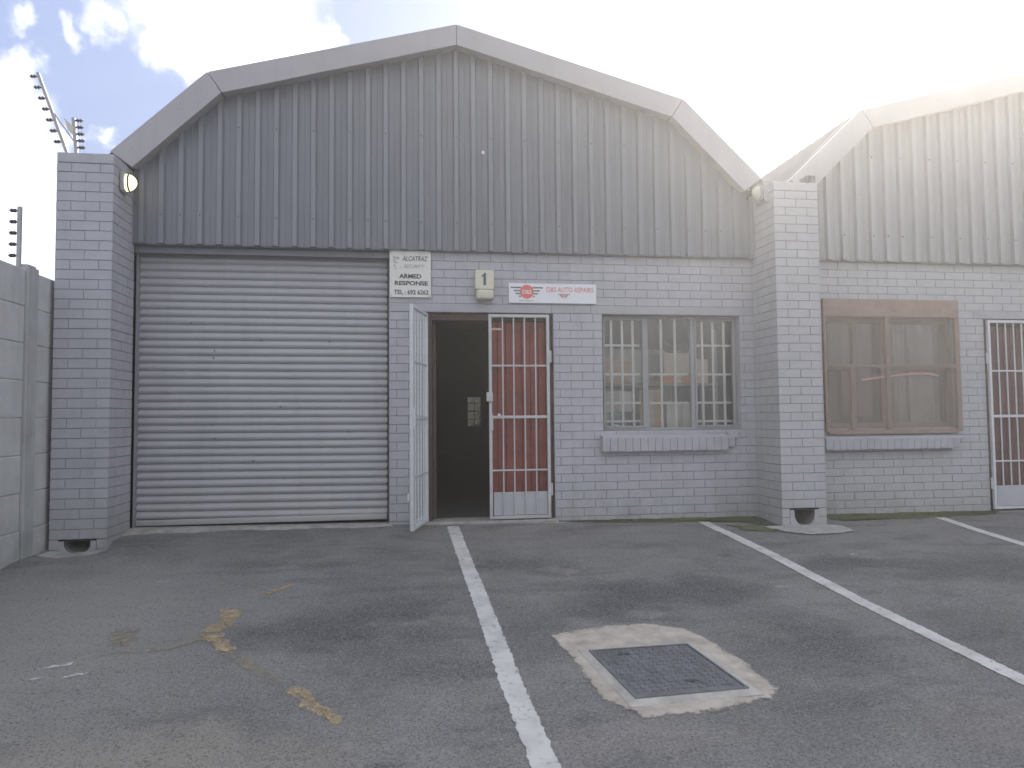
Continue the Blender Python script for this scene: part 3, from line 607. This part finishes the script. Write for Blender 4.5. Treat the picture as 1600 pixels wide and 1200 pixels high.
# doorway: frame, timber leaves, security gates
fr = MB(); DX0, DX1 = .142, 1.42
fr.bbox(DX0+.002, DX0+.062, .045, .15, .0, Z0-.004, .004); fr.bbox(DX1-.060, DX1-.002, .045, .15, .0, Z0-.004, .004); fr.bbox(DX0+.063, DX1-.061, .045, .15, Z0-.075, Z0-.004, .004)
fr.build('door_frame', M['woodframe'], unit)
th = MB(); th.bbox(DX0-.02, DX1+.02, -.05, .3, -.05, .018, .010); th.bbox(DX0-.10, DX1+.10, -.085, -.0, -.06, -.012, .012)
th.build('door_step', M['sill_cement'], unit)
dr = MB(); x = .775
while x < DX1-.07:
    x2 = min(x+.083, DX1-.063); dr.bbox(x+.001, x2-.001, .075, .105, .03, Z0-.08, .006); x = x2
door = dr.build('door', M['wood'], unit)
tag(door, 'closed right hand door leaf of reddish brown boards')
dh = MB(); dh.bbox(.80, .86, .062, .074, 1.50, 1.53, .003); dh.tube((.815, .06, 1.52), (.815, .075, 1.52), .015); dh.build('handle', M['dark'], door)
ds_ = MB(); ds_.box(.80, .90, .068, .074, 1.905, 1.925); ds_.build('latch_plate', M['card2'], door)
d2 = MB()
for k in range(7): d2.bbox(DX0+.068, DX0+.105, .16+.083*k, .16+.083*k+.081, .03, Z0-.08, .005)
door2 = d2.build('door', M['woodframe'], unit); tag(door2, 'left hand timber door leaf standing open into the dark interior')

def gate(parent, hinge, ang, width, z0, z1, mats, nb=4, rails=(.49, 1.0, 1.53), kick=.28, seed=0, label=None):
    """welded security gate: square tube frame, round bars, flat rails, kick plate; built flat then swung round its hinge"""
    rot = Matrix.Translation(hinge) @ Matrix.Rotation(ang, 4, 'Z')
    def B(mb, name, mt, par):
        mb.v = [tuple(rot @ Vector(p)) for p in mb.v]; return mb.build(name, mt, par)
    mb = MB(); t = .030
    mb.bbox(0, t, -.016, .016, z0, z1, .003); mb.bbox(width-t, width, -.016, .016, z0, z1, .003); mb.bbox(t, width-t, -.0155, .0155, z1-t, z1, .003); mb.bbox(t, width-t, -.0155, .0155, z0, z0+t, .003)
    g_ = B(mb, 'security_gate', mats[0], parent)
    for k, z in enumerate(rails):
        m2 = MB(); hh = .014 if k == 1 else .008; m2.bbox(t, width-t, -.010, .010, z-hh, z+hh, .002); B(m2, 'rail', mats[0], g_)
    for k in range(nb):
        x = t+(width-2*t)*(k+1)/(nb+1); m3 = MB(); m3.tube((x, 0, z0+t), (x, 0, z1-t), .0075, 8); B(m3, 'bar', mats[0], g_)
    m4 = MB(); m4.bbox(t+.001, width-t-.012, -.018, -.0105, z0+t+.004, kick, .002); B(m4, 'kick_plate', mats[1], g_)
    for z in (z0+.28, z1-.42):
        m5 = MB(); m5.tube((-.010, 0, z-.06), (-.010, 0, z+.06), .012, 8); B(m5, 'hinge', mats[0], g_)
    if label: tag(g_, label)
    return g_, B
gR, BR = gate(unit, (1.372, -.018, 0), math.pi, .612, .030, 2.052, (M['gate'], M['kick']), nb=4, rails=(.505, 1.03, 1.54), kick=.290, label='closed security gate leaf in front of the reddish door')
lk_ = MB(); lk_.bbox(.578, .640, .018, .040, 1.185, 1.275, .004); BR(lk_, 'lock', M['gate'], gR); lk_ = MB(); lk_.bbox(.575, .615, .018, .036, .90, 1.055, .004); BR(lk_, 'slam_plate', M['gate'], gR); lk_ = MB(); lk_.bbox(.50, .53, .018, .034, 1.035, 1.065, .006); BR(lk_, 'knob', M['gate_white'], gR)
gL, BL = gate(unit, (.150, -.022, 0), R(-104), .612, .030, 2.052, (M['gate_white'], M['gate_white']), nb=4, rails=(.505, 1.03, 1.54), kick=.10, label='security gate leaf swung open towards the parking bays')
lk_ = MB(); lk_.bbox(.578, .612, .017, .034, .93, 1.12, .004); BL(lk_, 'lock', M['gate_white'], gL); lk_ = MB(); lk_.bbox(.578, .640, -.034, -.017, .30, .36, .004); BL(lk_, 'lock', M['gate_white'], gL)

# window of unit 1
def steel_frame(mb, x0, x1, z0, z1, y0, y1, t):
    mb.bbox(x0, x0+t, y0, y1, z0, z1, .003); mb.bbox(x1-t, x1, y0, y1, z0, z1, .003); mb.bbox(x0+t, x1-t, y0, y1, z1-t, z1, .003); mb.bbox(x0+t, x1-t, y0, y1, z0, z0+t, .003)
wf = MB(); steel_frame(wf, 1.927, 3.408, .882, Z0-.002, .085, .125, .024)
wf.bbox(2.395, 2.437, .083, .127, .906, Z0-.026, .003); wf.bbox(2.900, 2.942, .083, .127, .906, Z0-.026, .003)
steel_frame(wf, 1.953, 2.393, .908, Z0-.028, .072, .110, .020); steel_frame(wf, 2.944, 3.382, .908, Z0-.028, .072, .110, .020)
win = wf.build('window', M['winframe'], unit); tag(win, 'grey steel window with cream burglar bars behind dusty panes')
for (x0, x1) in ((1.974, 2.372), (2.439, 2.898), (2.965, 3.361)):
    p = MB(); p.box(x0, x1, .090, .094, .904, Z0-.024); p.build('pane', M['glass'], win)
for ci, (x0, x1, vx, hz) in enumerate(((1.975, 2.365, (2.058, 2.175, 2.290), (.975, 1.165, 1.462, 1.765)), (2.46, 2.89, (2.596, 2.748), (1.163, 1.462)), (2.965, 3.37, (3.050, 3.168, 3.290), (.968, 1.162, 1.462, 1.768)))):
    q = MB()
    for x in vx: q.bbox(x-.0125, x+.0125, .128, .136, .90, Z0-.03, .002)
    for z in hz: q.bbox(x0, x1, .137, .144, z-.011, z+.011, .002)
    q.build('burglar_bars', M['bars'], win)
sl_ = MB(); sl_.face([(1.93, .13, .884), (3.40, .13, .884), (3.40, -.005, .850), (1.93, -.005, .850)])
x = 1.893; rr = random.Random(9)
while x < 3.20:
    wd_ = .078; sl_.bbox(x+.0005, x+wd_-.001, -.085+rr.uniform(-.003, .003), .02, .672+rr.uniform(-.003, .003), .812, .006); x += wd_
i0 = len(sl_.v)
sl_.bbox(1.895, 3.222, -.083, .02, .806, .822, .004)
for k in range(i0, len(sl_.v)):
    X, Y, Z = sl_.v[k]; sl_.v[k] = (X, Y, Z+(Y+.08)*.32)
sl_.bbox(3.232, 3.31, -.050, .02, .70, .80, .012); sl_.bbox(3.24, 3.36, -.03, .02, .79, .86, .01)
sl_.build('window_sill', M['lintel'], unit)

# ---- objects on and inside unit 1
def thing(name, loc, label, cat, group=None): return tag(empty(name, loc), label, cat, group)
t = thing('armed_response_sign', (-.005, -.02, 2.21), 'cream security company board above the corner between shutter and doorway', 'sign')
b = MB(); b.bbox(-.205, .193, -.022, -.008, 2.209, 2.671, .003); b.build('board', M['sign_cream'], t)
yt = -.0235
text('ALCATRAZ', -.085, 2.567, yt, .050, .250, M['ink_grey'], t, .022, .25)
text('SECURITY', -.070, 2.497, yt, .036, .200, M['ink_faint'], t, .012, .2)
text('ARMED', -.115, 2.395, yt, .044, .215, M['ink'], t, .030)
text('RESPONSE', -.158, 2.326, yt, .044, .322, M['ink'], t, .030)
text('TEL : 692 6262', -.165, 2.236, yt, .046, .335, M['ink'], t, .022)
em = MB()
for (x, z, a, bb) in ((-.145, 2.600, .030, .010), (-.130, 2.585, .022, .006), (-.155, 2.555, .010, .012), (-.140, 2.547, .020, .005), (-.160, 2.520, .006, .020), (-.150, 2.492, .006, .012), (-.100, 2.505, .012, .005), (-.166, 2.575, .006, .018)):
    em = MB(); em.box(x-a, x+a, -.0238, -.0236, z-bb*.6, z+bb*.6); em.build('emblem_stroke', M['ink_faint'], t)
for (x, z) in ((-.19, 2.655), (.178, 2.655), (-.19, 2.224), (.178, 2.224)): sc = MB(); sc.tube((x, -.026, z), (x, -.02, z), .005, 8); sc.build('screw', M['ink_grey'], t)

t = thing('number_light', (.72, -.05, 2.19), 'cream unit number lamp box reading 1 above the open doorway', 'light')
b = MB(); b.bbox(.626, .812, -.085, -.001, 2.290, 2.482, .008); b.build('housing', M['cream'], t)
b = MB(); nseg = 10; pr = []
for k in range(nseg+1):
    a = math.pi/2*k/nseg; pr.append((-.085-.006*math.sin(a*2), 2.288-.098*(k/nseg)))
bmx = bmesh.new(); bmesh.ops.create_cube(bmx, size=1)
for v in bmx.verts: v.co = Vector((.7235+v.co.x*.176, -.05+v.co.y*.10, 2.238+v.co.z*.100))
bmesh.ops.bevel(bmx, geom=list(bmx.edges), offset=.024, segments=4, affect='EDGES', profile=.5); b.bm(bmx); bmx.free()
b.build('diffuser', M['lens'], t, smooth=True)
nb_ = MB(); nb_.prism([(.706, 2.328), (.733, 2.328), (.733, 2.452), (.712, 2.452), (.704, 2.436), (.690, 2.428), (.690, 2.412), (.706, 2.416)], -.0868, -.0852); nb_.build('numeral', M['ink_green'], t)

t = thing('auto_repairs_sign', (1.416, -.02, 2.17), 'long white board with a red winged roundel, between number lamp and barred window', 'sign')
b = MB(); b.bbox(.967, 1.866, -.020, -.008, 2.170, 2.368, .002); b.build('board', M['sign_white'], t)
for s_ in (-1, 1):
    em = MB()
    for k, (hw, z) in enumerate(((.163, 2.325), (.130, 2.293), (.112, 2.264), (.080, 2.236))):
        x0, x1 = sorted((1.150+s_*.058, 1.150+s_*hw)); em.prism([(x0 if s_ > 0 else x0+0, z-.007), (x1, z-.007), (x1+(.004 if s_ > 0 else 0), z+.007), (x0-(.004 if s_ < 0 else 0), z+.007)], -.0214, -.0206)
    em.build('wing', M['ink_grey'], t)
em = MB(); em.tube((1.150, -.0222, 2.283), (1.150, -.0206, 2.283), .070, 32); rd = em.build('roundel', M['red'], t)
text('D&S', 1.105, 2.262, -.0232, .042, .092, M['sign_white'], t, .012)
text('Auto Repairs', 1.068, 2.182, -.0212, .020, .150, M['ink_grey'], t, 0, .25)
text('D&S AUTO REPAIRS', 1.352, 2.283, -.0212, .052, .484, M['pinkred'], t, .022)
for s_ in (-1, 1):
    em = MB()
    for hw, z in ((.060, 2.262), (.046, 2.250), (.034, 2.238), (.020, 2.226)): x0, x1 = sorted((1.530+s_*.012, 1.530+s_*hw)); em.box(x0, x1, -.0212, -.0206, z-.0035, z+.0035)
    em.build('small_wing', M['ink_grey'], t)
em = MB(); em.tube((1.530, -.0220, 2.250), (1.530, -.0206, 2.250), .020, 20); em.build('small_roundel', M['pinkred'], t)

def bulkhead(x, y, z, nx, lit, label):
    """half-round bulkhead lamp fixed to a pillar side, facing along nx in X"""
    t = thing('wall_lamp', (x, y, z), label, 'lamp', 'bulkhead lamps on the pillar sides')
    b = MB(); bm_ = bmesh.new(); bmesh.ops.create_cube(bm_, size=1)
    for v in bm_.verts: v.co = Vector((x+nx*(.018+v.co.x*.034), y+v.co.y*.15, z+v.co.z*.185))
    bmesh.ops.bevel(bm_, geom=list(bm_.edges), offset=.012, segments=2, affect='EDGES'); b.bm(bm_); bm_.free()
    b.build('housing', M['galv'] if lit else M['fascia'], t)
    b = MB(); bm_ = bmesh.new(); bmesh.ops.create_uvsphere(bm_, u_segments=16, v_segments=10, radius=1)
    for v in bm_.verts: v.co = Vector((x+nx*.036+nx*max(0, v.co.x*nx)*.088, y+v.co.y*.062, z+v.co.z*.080))
    b.bm(bm_); bm_.free(); b.build('lens', M['lamp_on'] if lit else M['lens'], t, smooth=True)
    b = MB()
    for k in range(9):
        a0 = -math.pi/2+math.pi*k/9; a1 = -math.pi/2+math.pi*(k+1)/9
        b.bar((x+nx*(.038+.094*math.cos(a0)), y-.002, z+.088*math.sin(a0)), (x+nx*(.038+.094*math.cos(a1)), y-.002, z+.088*math.sin(a1)), .010, .006, (0, 1, 0))
        b.bar((x+nx*.066, y-.066*math.cos(a0), z+.084*math.sin(a0)), (x+nx*.066, y-.066*math.cos(a1), z+.084*math.sin(a1)), .012, .006, (1, 0, 0))
    b.build('guard', M['dark'] if lit else M['fascia'], t)
    return t
bulkhead(XL+.002, -.30, 3.155, 1, True, 'lit bulkhead lamp glowing at the top of the left pillar')
bulkhead(XR-.002, -.30, 3.285, -1, False, 'unlit pale bulkhead lamp at the top of the middle pillar')

# things stored behind the window
def carton(name, x, y, z, w_, d_, h_, mt, label, cat='box', rot=0.):
    t = thing(name, (x, y, z), label, cat); b = MB(); b.bbox(x-w_/2, x+w_/2, y-d_/2, y+d_/2, z, z+h_, .004); b.build('body', mt, t)
    b = MB(); b.box(x-.03, x+.03, y-d_/2-.001, y-d_/2, z+.002, z+h_-.002); b.build('tape', M['card2'], t)
    for ch in [c for c in bpy.data.objects if c.parent == t]: pass
    return t
t = thing('storage_rack', (2.6, .42, 0), 'grey shelf rack standing behind the barred window', 'shelf')
for z in (.85, 1.36): b = MB(); b.box(1.80, 3.25, .20, .62, z-.012, z+.012); b.build('shelf', M['winframe'], t)
for x in (1.82, 3.23):
    for y in (.22, .60): b = MB(); b.box(x-.015, x+.015, y-.015, y+.015, .02, 1.95); b.build('upright', M['winframe'], t)
carton('cardboard_box', 2.10, .42, 1.375, .40, .3, .24, M['card'], 'brown carton on the top shelf behind the left window pane')
carton('storage_tub', 2.02, .40, .866, .36, .3, .20, M['teal'], 'teal tub on the lower shelf behind the left window pane', 'tub')
carton('cardboard_box', 2.52, .40, .866, .26, .3, .44, M['card'], 'tall brown carton on the lower shelf behind the middle window pane')
carton('paper_stack', 2.82, .38, 1.375, .34, .3, .10, M['orange'], 'flat orange crate on the top shelf behind the middle window pane', 'crate')
carton('paper_carton', 2.84, .40, 1.48, .34, .3, .22, M['card2'], 'pale carton on top of the flat orange crate')
carton('paper_carton', 2.84, .40, .866, .30, .3, .30, M['paper'], 'white carton on the lower shelf behind the middle window pane')
carton('paper_carton', 3.10, .42, 1.375, .15, .3, .26, M['card2'], 'narrow pale carton at the right end of the top shelf')
carton('paper_carton', 2.14, .40, 1.07, .34, .3, .22, M['paper'], 'white carton stacked on the teal tub')
t = thing('spare_tyre', (2.86, .42, 1.70), 'black tyre lying on the cartons at the top of the rack', 'tyre')
b = MB()
for k in range(24):
    for q in range(8):
        def tp(k_, q_): a = 2*math.pi*k_/24; e = 2*math.pi*q_/8; r = .19+.05*math.cos(e); return (2.86+r*math.cos(a), .42+.055*math.sin(e)*1.2, 1.705+.245*0+.24+r*math.sin(a))
        b.face([tp(k, q), tp(k+1, q), tp(k+1, q+1), tp(k, q+1)])
b.build('tyre_ring', M['rubber'], t, smooth=True)
t = thing('backdrop_board', (2.4, .70, 0), 'pale backdrop board added behind the shelf rack to brighten the window', 'board')  # added backdrop, brightens the left and middle panes
b = MB(); b.bbox(1.78, 2.93, .66, .69, .6, 1.78, .004); b.build('panel', mat('pale_green_backdrop', (.52, .54, .46), .8, .12, 3), t)  # panel of the added backdrop board
for x in (1.79, 2.92): b = MB(); b.box(x-.012, x+.012, .65, .70, .02, 1.80); b.build('upright', M['winframe'], t)
t = thing('small_bottle', (2.08, .13, .885), 'small white object lying on the sill inside the left pane', 'bottle')
b = MB(); b.tube((2.06, .132, .925), (2.12, .132, .925), .018, 12); b.build('body', M['paper'], t, smooth=True); b = MB(); b.tube((2.12, .132, .925), (2.135, .132, .925), .009, 10); b.build('cap', M['paper'], t)

# ================================================================ UNIT 2
u2_ = empty('warehouse_unit', (7, 3, 0)); tag(u2_, 'grey workshop on the right, lightened for glare, with a brown mesh covered window', 'building')
C2 = 7.066; X2 = 4.03; XE = 10.1
w = MB()
brick_face(w, (X2, 0, 0), (1, 0, 0), (0, -1, 0), XE-X2, -.2, 2.68,
           holes=[(4.37-X2, 5.90-X2, .88, Z0), (6.27-X2, 7.5-X2, -.5, Z0), (6.15-X2, 7.7-X2, Z0, Z0+CO)], phase=.05, rnd=random.Random(2))
for (x0, x1, z0, z1) in ((X2, 4.37, -.1, Z0), (5.90, 6.27, -.1, Z0), (7.5, XE, -.1, Z0), (4.37, 5.90, -.1, .88)): w.box(x0+.0002, x1-.0002, .0062, .22, z0, z1, 0)
w.box(X2-.3, XE, .0064, .22, Z0, 2.9, 0)
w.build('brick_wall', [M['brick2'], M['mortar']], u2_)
l = MB(); l.bbox(6.152, 7.698, -.003, .1, Z0+.003, Z0+CO-.003, .003); l.build('lintel', M['lintel'], u2_)
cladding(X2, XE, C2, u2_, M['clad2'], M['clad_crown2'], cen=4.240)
fascia(C2, u2_, M['fascia2'])
roof(C2, u2_, M['roof'])
s = MB()
s.face([(X2-.2, .23, .02), (XE, .23, .02), (XE, YB, .02), (X2-.2, YB, .02)], 1)
s.face([(X2-.2, .02, -.1), (X2-.2, YB, -.1), (X2-.2, YB, 3.5), (X2-.2, .02, 3.5)]); s.face([(XE, .0, -.2), (XE, YB, -.2), (XE, YB, 3.5), (XE, .0, 3.5)])
s.face([(X2-.2, .1, 3.44), (XE, .1, 3.44), (XE, YB, 3.44), (X2-.2, YB, 3.44)], 2); s.face([(X2-.3, YB, 0), (XE, YB, 0), (XE, YB, 3.5), (X2-.3, YB, 3.5)])
s.build('interior_shell', [M['plaster'], M['screed'], M['ceil']], u2_)
# window 2 : timber window, then a framed wire screen standing proud of the wall
wf = MB(); steel_frame(wf, 4.372, 5.898, .882, Z0-.002, .06, .12, .05)
wf.bbox(5.055, 5.105, .062, .118, .932, Z0-.052, .003); wf.bbox(4.73, 4.765, .062, .118, .932, Z0-.052, .003); wf.bbox(4.422, 4.73, .064, .116, 1.50, 1.54, .003); wf.bbox(5.105, 5.848, .064, .116, 1.50, 1.56, .003)
win2 = wf.build('window', M['brownframe'], u2_)
for (x0, x1) in ((4.42, 4.73), (4.765, 5.055), (5.105, 5.85)): p = MB(); p.box(x0, x1, .088, .092, .93, Z0-.05); p.build('pane', M['glass2'], win2)
def drape(x0, x1, z0, z1, y, n, amp, mt, name='curtain', par=None):
    mb = MB(); m = n*8
    for k in range(m):
        a = x0+(x1-x0)*k/m; b_ = x0+(x1-x0)*(k+1)/m; ya = y+amp*math.sin(2*math.pi*n*k/m); yb = y+amp*math.sin(2*math.pi*n*(k+1)/m)
        mb.face([(a, ya, z0), (b_, yb, z0), (b_, yb*.9+y*.1, z1), (a, ya*.9+y*.1, z1)])
    return mb.build(name, mt, par, smooth=True)
for (x0, x1, z0, mt) in ((4.68, 5.06, 1.0, 'curtain_red'), (5.12, 5.26, .9, 'curtain'), (5.32, 5.45, .9, 'curtain'), (5.50, 5.80, .9, 'curtain')):
    drape(x0, x1, z0, 2.02, .20, 2, .02, M[mt], 'curtain', win2)
tp_ = MB(); P_ = [(4.80, 1.395), (5.0, 1.42), (5.2, 1.445), (5.4, 1.463), (5.6, 1.462), (5.72, 1.44)]
for a, b_ in zip(P_[:-1], P_[1:]): tp_.bar((a[0], .020, a[1]), (b_[0]+.002, .020, b_[1]), .004, .022, (0, 1, 0))
tp_.build('tape_strip', M['tape'], win2)
sf = MB(); y0, y1 = -.045, -.008
sf.bbox(4.335, 5.935, y0, y1, 2.070, 2.262, .004); sf.bbox(4.335, 4.362, y0, y1, .838, 2.068, .003); sf.bbox(5.880, 5.935, y0, y1, .838, 2.068, .003)
sf.bbox(4.363, 5.879, y0, y1, .815, .862, .003); sf.bbox(5.048, 5.098, y0+.002, y1, .863, 2.068, .003); sf.bbox(4.363, 5.047, y0+.003, y1, 1.528, 1.560, .003); sf.bbox(5.099, 5.879, y0+.003, y1, 1.528, 1.560, .003)
sf.bbox(4.632, 4.668, y0+.003, y1, .863, 1.527, .003)
scr = sf.build('window_screen', M['brownframe'], u2_); tag(scr, 'brown timber frame with rusty wire mesh over the window')
mm = MB(); mm.face([(4.364, -.050, .864), (5.878, -.050, .864), (5.878, -.050, 2.066), (4.364, -.050, 2.066)]); mm.build('wire_mesh', M['mesh'], scr)
sl_ = MB(); x = 4.290
while x < 5.84:
    sl_.bbox(x+.0005, x+.077, -.10+rr.uniform(-.002, .002), .02, .652+rr.uniform(-.003, .003), .760, .006); x += .078
i0 = len(sl_.v); sl_.bbox(4.288, 5.912, -.100, .02, .755, .775, .004)
for k in range(i0, len(sl_.v)):
    X, Y, Z = sl_.v[k]; sl_.v[k] = (X, Y, Z+(Y+.10)*.30)
sl_.build('window_sill', M['lintel'], u2_)
fr = MB(); fr.bbox(6.272, 6.322, .045, .15, .0, Z0-.004, .004); fr.bbox(7.448, 7.498, .045, .15, .0, Z0-.004, .004); fr.bbox(6.323, 7.447, .045, .15, Z0-.07, Z0-.004, .004)
fr.build('door_frame', M['woodframe'], u2_)
dr = MB(); x = 6.325
while x < 7.44: x2 = min(x+.083, 7.446); dr.bbox(x+.001, x2-.001, .075, .105, .0, Z0-.075, .006); x = x2
dr.build('door', mat('dull_brown_door', (.14, .075, .07), .5, .25, 7, streak=.4), u2_)
g2, B2 = gate(u2_, (6.292, -.02, 0), 0, .86, -.02, 2.052, (M['gate_white'], M['kick']), nb=7, rails=(.50, .992, 1.49), kick=.235, label='white barred security gate in front of the dull brown door')
gu = MB(); gu.bbox(3.95, 4.05, -.44, -.30, 3.346, 3.44, .01); gu.build('gutter_outlet', M['dark'], u2_)

# ================================================================ precast wall on the left
FX = -3.05
pw = thing('precast_wall', (-3.1, -3, -.2), 'weathered grey precast concrete wall left of the brick pillar', 'wall')
rr = random.Random(12)
posts = [(-.86, -.70), (-2.86, -2.70), (-4.86, -4.70), (-6.86, -6.70), (-8.86, -8.70)]
edges = [-.18]+[p for ab in posts for p in (ab[1], ab[0])]
spans = [(-.70, -.12), (-2.70, -.86), (-4.70, -2.86), (-6.70, -4.86), (-8.70, -6.86)]
for k, (ya, yb) in enumerate(spans):
    drop = max(0, k-1)*.15; z = 2.245-drop
    for r_ in range(9):
        b = MB(); z1 = z; z0 = z-.297
        if z0 < -.09-drop-.6: break
        o_ = rr.uniform(-.004, .004); b.bbox(FX-.045+o_, FX+o_, ya+.004, yb-.004, z0+.0005, z1-.0005, .009); b.build('panel', M['concrete'], pw); z = z0
        if z < gz(FX, ya)-.05: break
for k, (ya, yb) in enumerate(posts):
    drop = max(0, k-.5)*.15 if k else 0; b = MB(); b.bbox(FX-.075, FX+.022, ya, yb, -1.2, 2.275-drop, .008); b.bbox(FX-.077, FX+.010, ya+.02, yb-.02, 2.276-drop, 2.292-drop, .006); b.build('post', M['concrete_post'], pw)

# electric fence brackets
def fence_pole(a, b_, ins, side, label, wires=None, stay=None, plate=None):
    a = Vector(a); b_ = Vector(b_); t = thing('fence_bracket', tuple(a), label, 'fence bracket', 'electric fence brackets')
    m = MB(); m.bar(a, b_, .026, .026, (1, 0, 0)); m.build('pole', M['galv'], t)
    for k in range(ins):
        p = b_+(a-b_)*((k+.35)/(ins+.6)); s_ = Vector((side, 0, 0)); m = MB()
        m.tube(p+s_*.012, p+s_*.075, .008, 8); m.tube(p+s_*.030, p+s_*.042, .016, 10); m.tube(p+s_*.052, p+s_*.064, .016, 10); m.build('insulator', M['insul'], t)
    if stay: m = MB(); m.tube(stay[0], stay[1], .006, 6); m.build('stay', M['galv'], t)
    if plate: m = MB(); m.face(plate); m.face([(p[0], p[1]+.003, p[2]) for p in reversed(plate)]); m.build('warning_plate', M['warn'], t)
    return t
fence_pole((-3.105, -.86, 2.24), (-3.105, -.86, 2.75), 5, -1, 'short upright bracket on the precast wall with five insulators')
fence_pole((-2.955, -.42, 3.34), (-3.212, -.42, 4.06), 7, -1, 'long leaning bracket with seven insulators on the left pillar', stay=((-3.09, -.42, 3.73), (-2.905, -.42, 3.46)))
fence_pole((-2.885, -.42, 3.34), (-2.917, -.42, 3.675), 5, 1, 'short upright bracket beside the leaning one on the left pillar', plate=[(-2.985, -.44, 3.665), (-2.91, -.435, 3.59), (-2.91, -.435, 3.52), (-2.955, -.44, 3.56)])
# ================================================================ manhole
mh = thing('manhole', (1.27, -3.4, gz(1.27, -3.4)), 'square cast iron manhole cover set in a rough cement surround', 'manhole')
cor = [(.955, -3.173), (1.505, -3.154), (1.590, -3.687), (1.034, -3.713)]
cen_ = Vector((1.271, -3.432))
c_o = blot('cement_surround', [(.775, -2.865), (.93, -2.82), (1.12, -2.78), (1.406, -2.755), (1.60, -2.86), (1.69, -3.05), (1.74, -3.35), (1.77, -3.66), (1.69, -3.77), (1.34, -3.86), (1.02, -3.87), (.88, -3.68), (.85, -3.36), (.82, -3.08)], M['cement'], .003, jag=.010, n=5, seed=50, thick=.006)
c_o.parent = mh; c_o.matrix_parent_inverse = Matrix.Translation(-world_loc(mh))
def quad(k, dz, pts=cor): return [((cen_+(Vector(p)-cen_)*k).x, (cen_+(Vector(p)-cen_)*k).y, gz(*(cen_+(Vector(p)-cen_)*k))+dz) for p in pts]
def ring(mb, k0, z0, k1, z1, mi=0):
    a = quad(k0, z0); b = quad(k1, z1)
    for i in range(4): mb.face([a[i], a[(i+1) % 4], b[(i+1) % 4], b[i]], mi)
m = MB(); ring(m, 1.20, .0095, 1.18, .0135); ring(m, 1.18, .0135, 1.03, .020); ring(m, 1.03, .022, 1.03, .0); m.build('cement_border', M['cement_grey'], mh)
m = MB(); ring(m, 1.028, .0, 1.026, .027); ring(m, 1.026, .027, .985, .027); ring(m, .985, .027, .985, .010); m.build('frame', M['iron'], mh)
m = MB(); A = [Vector(p) for p in quad(.975, .022)]; m.face(A); ring(m, .975, .022, .975, .0)
def uv(a, b_): return (A[0]*(1-a)+A[1]*a)*(1-b_)+(A[3]*(1-a)+A[2]*a)*b_
nn = 13
for i in range(nn):
    for j in range(nn):
        if (i, j) in ((3, 4), (9, 10), (6, 2)): continue
        a0 = .03+.94*i/nn; a1 = a0+.94/nn*.62; b0 = .03+.94*j/nn; b1 = b0+.94/nn*.62
        if (i+j) % 2: a0 += .008; b1 -= .012
        q = [uv(a0, b0), uv(a1, b0), uv(a1, b1), uv(a0, b1)]; c = sum(q, Vector())/4; tq = [c+(p-c)*.8+Vector((0, 0, .006)) for p in q]
        m.face(tq)
        for k in range(4): m.face([q[k], q[(k+1) % 4], tq[(k+1) % 4], tq[k]])
m.build('cover', M['iron'], mh)
for (a, b_) in ((.27, .12), (.62, .80)): p = uv(a, b_); m = MB(); m.bbox(p.x-.03, p.x+.03, p.y-.012, p.y+.012, p.z-.004, p.z+.0075, .002); m.build('lifting_slot', M['dark'], mh)

# ================================================================ tree beyond the roofs
tr = thing('bare_tree', (13.75, 19, 0), 'sparse distant treetop showing in the gap between the two roofs', 'tree')
m = MB(); rr = random.Random(4); tips = []
def limb(p, d, L_, r, dep):
    q = p+d*L_; m.tube(p, q, r, 6, 0, r*.6)
    if dep == 0: tips.append(q); return
    for k in range(3):
        nd = (d+Vector((rr.uniform(-.6, .6), rr.uniform(-.6, .6), rr.uniform(0, .5)))).normalized(); limb(q, nd, L_*rr.uniform(.45, .62), r*.55, dep-1)
limb(Vector((13.75, 19, 0)), Vector((0, 0, 1)), 6.2, .06, 3)
m.build('trunk', M['bark'], tr)
m = MB()
for t_ in tips:
    for k in range(12):
        p = t_+Vector((rr.gauss(0, .15), rr.gauss(0, .15), rr.gauss(0, .13))); a = Vector((rr.uniform(-1, 1), rr.uniform(-1, 1), rr.uniform(-1, 1))).normalized()*.07; c_ = a.orthogonal().normalized()*.05
        m.face([p-a, p+c_, p+a, p-c_])
m.build('crown', M['leaf'], tr)
for o in bpy.data.objects:
    if '_base' in o: del o['_base']

# ================================================================ added air volume standing in for lens veiling glare
hb = MB(); hb.box(-262, 262, -262, 262, -4.5, 12.6)
hm, ht = simple('glare_veil_air'); ho = node('ShaderNodeOutputMaterial', ht); hv = node('ShaderNodeVolumePrincipled', ht)
hv.inputs['Density'].default_value = .009; hv.inputs['Anisotropy'].default_value = .68; hv.inputs['Color'].default_value = (.95, .955, .97, 1)
ht.links.new(hv.outputs[0], ho.inputs['Volume'])
tag(hb.build('glare_veil', hm), kind='stuff')
